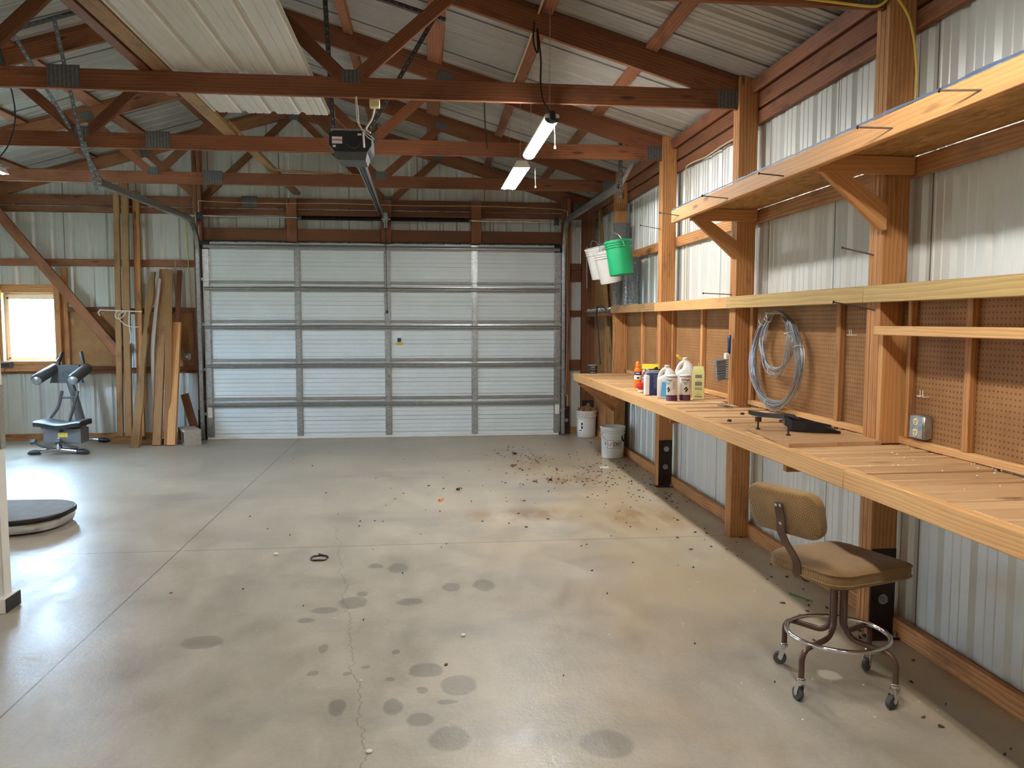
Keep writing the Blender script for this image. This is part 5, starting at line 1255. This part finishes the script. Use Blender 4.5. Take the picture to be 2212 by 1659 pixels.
# ================================================================== lights
def lamp(name,label,x,y0,y1,z,kind,tm='tube',chains=True):
    t=thing(name,label,'tube light',(x,(y0+y1)/2,z),'hanging tube lights')
    mb=MB()
    if kind=='shop':
        P=[(-.075,-.012),(-.045,.042),(.045,.042),(.075,-.012),(.071,-.012),(.042,.036),(-.042,.036),(-.071,-.012)]
        mb.loft([[V((x+a,y,z+b)) for a,b in P] for y in (y0,y1)],True,True,False)
        for y,e in ((y0,-.004),(y1,.004)): mb.loft([[V((x+a,y+q,z+b)) for a,b in ((-.078,-.014),(-.045,.046),(.045,.046),(.078,-.014))] for q in (0,e)],True,True,False)
        for y,s in ((y0,1),(y1,-1)): mb.box((x-.055,y+s*.004,z-.006),(x-.03,y+s*.022,z+.03),.002); mb.box((x+.03,y+s*.004,z-.006),(x+.055,y+s*.022,z+.03),.002)
        part('housing',mb,'white',t)
        for s in (-.042,.042):
            mb=MB(); mb.tube([(x+s,y0+.024,z-.006),(x+s,y0+.026,z-.006),(x+s,y1-.026,z-.006),(x+s,y1-.024,z-.006)],[.008,.0165,.0165,.008],14); part('tube',mb,tm,t)
    else:
        mb.box((x-.05,y0,z+.01),(x+.05,y1,z+.042),.008); part('housing',mb,'white',t)
        mb=MB(); mb.loft([[V((x+.048*math.cos(q),y,z+.012-.034*math.sin(q))) for q in [PI*i/10 for i in range(11)]] for y in (y0+.012,y1-.012)]); part('tube',mb,tm,t)
        for y,e in ((y0,.012),(y1,-.012)): mb=MB(); mb.loft([[V((x+.051*math.cos(q),yy,z+.012-.037*math.sin(q))) for q in [PI*i/10 for i in range(11)]] for yy in (y,y+e)]); part('end_cap',mb,'darkgrey',t)
    if chains:
        for y in (y0+.12,y1-.12):
            top=3.41+SL*(1.93-x) if x>RX else 3.41+SL*(1.93-(2*RX-x))
            mb=MB(); pts=[]; n=int((top-z-.04)/.022)
            for i in range(n):
                zz=z+.045+i*.022; dx=.005
                a=V((1,0,0)) if i%2 else V((0,1,0))
                mb.tube([V((x,y,zz+.011+.013*math.sin(q)))+a*(dx*math.cos(q)) for q in [2*PI*k/6 for k in range(6)]],.0016,3,True)
            part('chain',mb,'wire',t)
    return t
l1=lamp('tube_light','bright tube light hanging nearest, with a short pull cord',.86,5.47,6.70,2.955,'bar','tubefar')
mb=MB(); mb.tube([(.90,5.62,2.95),(.905,5.62,2.82)],.0022,5); mb.lathe([(.003,.025),(.008,.012),(.008,0)],(.905,5.62,2.795),(0,0,1),10); part('pull_cord',mb,'whitecable',l1)
mb=MB(); mb.tube(smooth_path([(.74,5.5,3.60),(.735,5.5,3.47),(.765,5.5,3.40),(.76,5.5,3.56),(.785,5.5,3.36),(.785,5.5,3.2),(.80,5.47,3.08),(.85,5.44,2.985)],6),.006,6); mb.lathe([(.02,-.04),(.022,0),(.022,.03)],(.86,5.455,2.975),(0,.3,1),12); part('power_cord',mb,'blackcable',l1)
l2=lamp('tube_light','two-tube shop light hanging behind the nearest tube light',.855,7.15,8.32,2.965,'shop','tubefar')
mb=MB(); mb.tube(smooth_path([(.55,7.5,3.75),(.56,7.5,3.35),(.62,7.6,3.05),(.74,7.7,3.01)],6),.005,6); part('power_cord',mb,'blackcable',l2)
mb=MB(); mb.tube([(.98,7.2,2.96),(.985,7.2,2.80)],.0022,5); mb.lathe([(.003,.02),(.008,.01),(.008,0)],(.985,7.2,2.785),(0,0,1),8); part('pull_cord',mb,'whitecable',l2)
l3=lamp('tube_light','tube light cut by the left edge of the photo',-3.74,6.45,7.66,2.905,'shop','tubeleft')
mb=MB(); mb.tube(smooth_path([(-3.36,6.9,3.9),(-3.42,7.3,3.4),(-3.52,7.4,3.12),(-3.66,7.45,2.97)],6),.006,6); part('power_cord',mb,'blackcable',l3)
lamp('tube_light','tube light over the bench side, above the top of the photo',.86,1.75,2.97,2.96,'shop','tubenear')
lamp('tube_light','tube light over the bench side behind the camera',.86,-1.4,-.2,2.96,'shop')
lamp('tube_light','tube light left of the camera',-3.74,2.2,3.4,2.905,'shop')
lamp('tube_light','tube light at the far left behind the camera',-3.74,-1.6,-.4,2.905,'shop')
# ================================================================== cables
def cable(name,pts,r,mat,label,n=6): mb=MB(); mb.tube(smooth_path(pts,n),r,6); return solo(name,mb,mat,label,'cable')
cable('cable',[(1.55,3.80,3.16),(1.93,3.795,3.133),(2.035,3.79,3.122),(2.153,3.77,3.109),(2.199,3.76,3.126),(2.226,3.757,3.165),(2.25,3.757,3.16),(2.29,3.757,3.115),(2.325,3.757,3.06),(2.345,3.757,3.0),(2.361,3.757,2.927),(2.381,3.765,2.797),(2.384,3.77,2.666),(2.386,3.78,2.46)],.007,'yellowcable','bright yellow cable looping over the top of the stool post')
cable('cable',[(2.392,5.70,2.995),(2.375,6.2,3.003),(2.37,6.7,2.99),(2.372,7.2,3.005),(2.40,7.25,2.9),(2.41,7.27,2.5),(2.41,7.26,1.80)],.006,'tancable','tan cable sagging below the eave boards past the brush post')
cable('cable',[(.76,4.0,3.70),(.80,4.6,3.73),(.79,5.5,3.72),(.80,6.3,3.725),(.79,7.0,3.70),(.79,7.45,3.71)],.007,'tancable','pale cable stapled along the purlin that carries the black lamp cord')
cable('cable',[(-1.86,3.9,3.33),(-1.80,4.8,3.30),(-1.81,5.6,3.31),(-1.83,6.2,3.30)],.006,'whitecable','thin white cable along the left brace board')
cable('cable',[(-2.98,11.13,3.18),(-2.2,11.12,3.16),(-1.2,11.13,3.175),(-.2,11.12,3.16),(.8,11.13,3.17),(1.7,11.12,3.15),(1.95,11.13,3.13)],.0045,'tancable','thin wire sagging along the gable truss chord above the springs')
cable('cable',[(-2.975,11.125,3.18),(-2.98,11.125,2.4),(-2.965,11.125,1.5),(-2.985,11.125,.62),(-2.96,11.12,.52),(-2.99,11.115,.40)],.0045,'whitecable','thin wire running down the left door post')
cable('cable',[(1.97,11.125,3.13),(1.965,11.125,2.3),(1.975,11.125,1.4),(1.96,11.125,.62),(1.985,11.12,.55),(1.985,11.115,.40)],.0045,'whitecable','thin wire running down the right door post')
cable('cable',[(-3.33,11.235,2.42),(-3.33,11.24,2.3),(-3.345,11.24,2.1),(-3.325,11.24,1.78)],.006,'tancable','tan cable on the wall panel above the lumber')
cable('cable',[(-3.17,11.235,3.0),(-3.16,11.24,2.5),(-3.15,11.24,2.1),(-3.13,11.24,1.78)],.007,'yellowcable','yellowish cable on the wall panel left of the door post')
cable('cable',[(-4.65,7.45,3.55),(-4.4,7.5,3.52),(-4.1,7.4,3.55),(-3.7,7.45,3.62)],.007,'tancable','loose cable end under the left roof purlin')
mb=MB(); mb.tube([(-.52,11.0,2.95),(-.52,10.98,2.3),(-.515,10.99,1.75)],.004,5); mb.lathe([(.012,0),(.014,.03),(.006,.05)],(-.515,10.99,1.70),(0,0,1),10); solo('release_cord',mb,'blackcable','dark release cord hanging in front of the middle door stile','cord')
# ================================================================== bits on the floor
random.seed(44); mb=MB()
def bit(x,y,s,e=1):
    a=random.random()*PI; n=5; pts=[]
    for k in range(n): q=2*PI*k/n+random.uniform(-.3,.3); rr=s*random.uniform(.5,1); pts.append((rr*math.cos(q)*e,rr*math.sin(q)))
    c,sn=math.cos(a),math.sin(a); top=[(x+p*c-q*sn,y+p*sn+q*c,.002+random.random()*.008) for p,q in pts]; bot=[(p,q,.0006) for p,q,_ in top]
    mb.add(top+bot,[list(range(n)),list(range(n,2*n))[::-1]]+[[i,n+i,n+(i+1)%n,(i+1)%n] for i in range(n)])
for cx,cy,sx,sy,n in ((1.15,8.95,.25,.7,60),(1.45,7.85,.4,.22,70),(1.9,7.6,.25,.7,60),(.75,6.9,.9,.9,40),(2.15,6.5,.14,1.6,60),(2.2,3.6,.10,1.0,25),(1.9,8.4,.2,.5,40)):
    for i in range(n): bit(random.gauss(cx,sx),random.gauss(cy,sy),random.uniform(.003,.011),random.uniform(1,2.6)) if True else 0
for i in range(40): bit(random.uniform(-1.6,1.7),random.uniform(2.8,9.5),random.uniform(.003,.007),random.uniform(1,1.8))
mb.v=[V((min(p.x,2.34),p.y,p.z)) for p in mb.v]
solo('leaf_litter',mb,'leaf','scattered dead leaf crumbs and dirt on the concrete near the bench','leaf litter',None,'stuff',(1.3,7.5,0))
mb=MB()
for i in range(70):
    x,y=random.choice([(random.uniform(-.9,1.7),random.uniform(2.7,5.5)),(random.gauss(1.9,.2),random.uniform(2.6,8.5))]); r=random.uniform(.002,.005); mb.sphere((min(x,2.33),y,r*.6),r,5,4,(1,1.3,.7))
solo('foam_crumbs',mb,'foam','tiny pale foam crumbs scattered over the concrete floor','crumbs',None,'stuff',(1,4,0))
def leaf(x,y,s,a,mat,label):
    mb=MB(); T=Matrix.Translation((x,y,.004))@Matrix.Rotation(a,4,'Z'); top=[];n=14
    for k in range(n): q=2*PI*k/n; rr=s*(.75+.35*math.cos(3*q)+.1*math.cos(7*q)); top.append((rr*math.cos(q),rr*.7*math.sin(q),.010+.012*math.cos(2*q)))
    mb.M=T; mb.add(top+[(p,q,r-.0015) for p,q,r in top],[list(range(n)),list(range(n,2*n))[::-1]]+[[i,n+i,n+(i+1)%n,(i+1)%n] for i in range(n)],None,True); solo('leaf',mb,mat,label,'leaf','single leaves on the floor')
leaf(.123,7.05,.028,.4,'orange','small orange dry leaf alone on the bare concrete')
leaf(1.24,7.86,.035,1.2,'leaf','dark curled leaf at the end of the dirt streak')
leaf(.95,8.68,.04,.2,'leaf','dark leaf at the edge of the muddy patch near the door')
leaf(1.05,9.5,.045,2.0,'leaf','long dark leaf on the far side of the muddy patch')
leaf(.30,7.5,.03,.8,'leaf','dark leaf lying left of the muddy patch')
mb=MB(); mb.box((1.88,8.47,.001),(1.98,8.54,.010),.001); solo('paper_scrap',mb,'labelwhite','white scrap lying on the floor in front of the lettered bucket','scrap')
mb=MB(); mb.tube([V((-.723,5.40,.006))+V((.055*math.cos(q),.06*math.sin(q),.003*math.sin(3*q))) for q in [2*PI*i/22*.93 for i in range(23)]],.006,6); mb.tube([(-.70,5.46,.006),(-.74,5.50,.006)],.005,5); solo('cable_tie',mb,'blackcable','black looped cable tie lying beside the floor joint','cable tie')
mb=MB(); mb.tube([(2.118,4.40,.005),(2.19,4.26,.005)],[.005,.003],6); solo('plastic_stick',mb,'green','thin green plastic stick on the floor beyond the stool','stick')
mb=MB(); mb.sphere((-.22,2.90,.006),.011,7,5,(1.2,1,.6)); solo('pebble',mb,'foam','pale pebble beside the floor crack nearest the camera','pebble','pebbles on the floor')
mb=MB(); mb.sphere((-1.03,5.52,.008),.016,7,5,(1.3,.9,.6)); solo('pebble',mb,'foam','pale pebble near the crossing of the floor joints','pebble','pebbles on the floor')
mb=MB(); mb.sphere((.18,3.97,.006),.012,7,5,(1.2,1,.6)); solo('pebble',mb,'foam','pale pebble in the middle of the open floor','pebble','pebbles on the floor')
# ================================================================== daylight, camera
W=bpy.data.worlds.new('sky'); SC.world=W; W.use_nodes=True; nt=W.node_tree; nt.nodes.clear()
bg=nt.nodes.new('ShaderNodeBackground'); ou=nt.nodes.new('ShaderNodeOutputWorld'); nt.links.new(bg.outputs[0],ou.inputs[0])
bg.inputs[0].default_value=(.50,.74,1.0,1); bg.inputs[1].default_value=42.0
cam=bpy.data.cameras.new('camera'); co=bpy.data.objects.new('camera',cam); COL.objects.link(co)
yaw,pitch,roll=(math.radians(a) for a in (6.14946388,-4.49532196,.0659692))
f=V((math.sin(yaw)*math.cos(pitch),math.cos(yaw)*math.cos(pitch),math.sin(pitch))); r0=V((math.cos(yaw),-math.sin(yaw),0)); u0=r0.cross(f)
r=r0*math.cos(roll)+u0*math.sin(roll); u=-r0*math.sin(roll)+u0*math.cos(roll)
m=Matrix(((r.x,u.x,-f.x,0),(r.y,u.y,-f.y,0),(r.z,u.z,-f.z,1.6),(0,0,0,1))); co.matrix_world=m
cam.sensor_width=36; cam.sensor_fit='HORIZONTAL'; cam.lens=1730/2212*36; cam.clip_end=300; cam.clip_start=.05
SC.camera=co
vs=SC.view_settings; vs.view_transform='Standard'; vs.look='None'; vs.gamma=1; vs.use_curve_mapping=False; vs.exposure=1.1
SC.cycles.use_denoising=True
SC.cycles.max_bounces=8; SC.cycles.diffuse_bounces=5; SC.cycles.sample_clamp_indirect=6
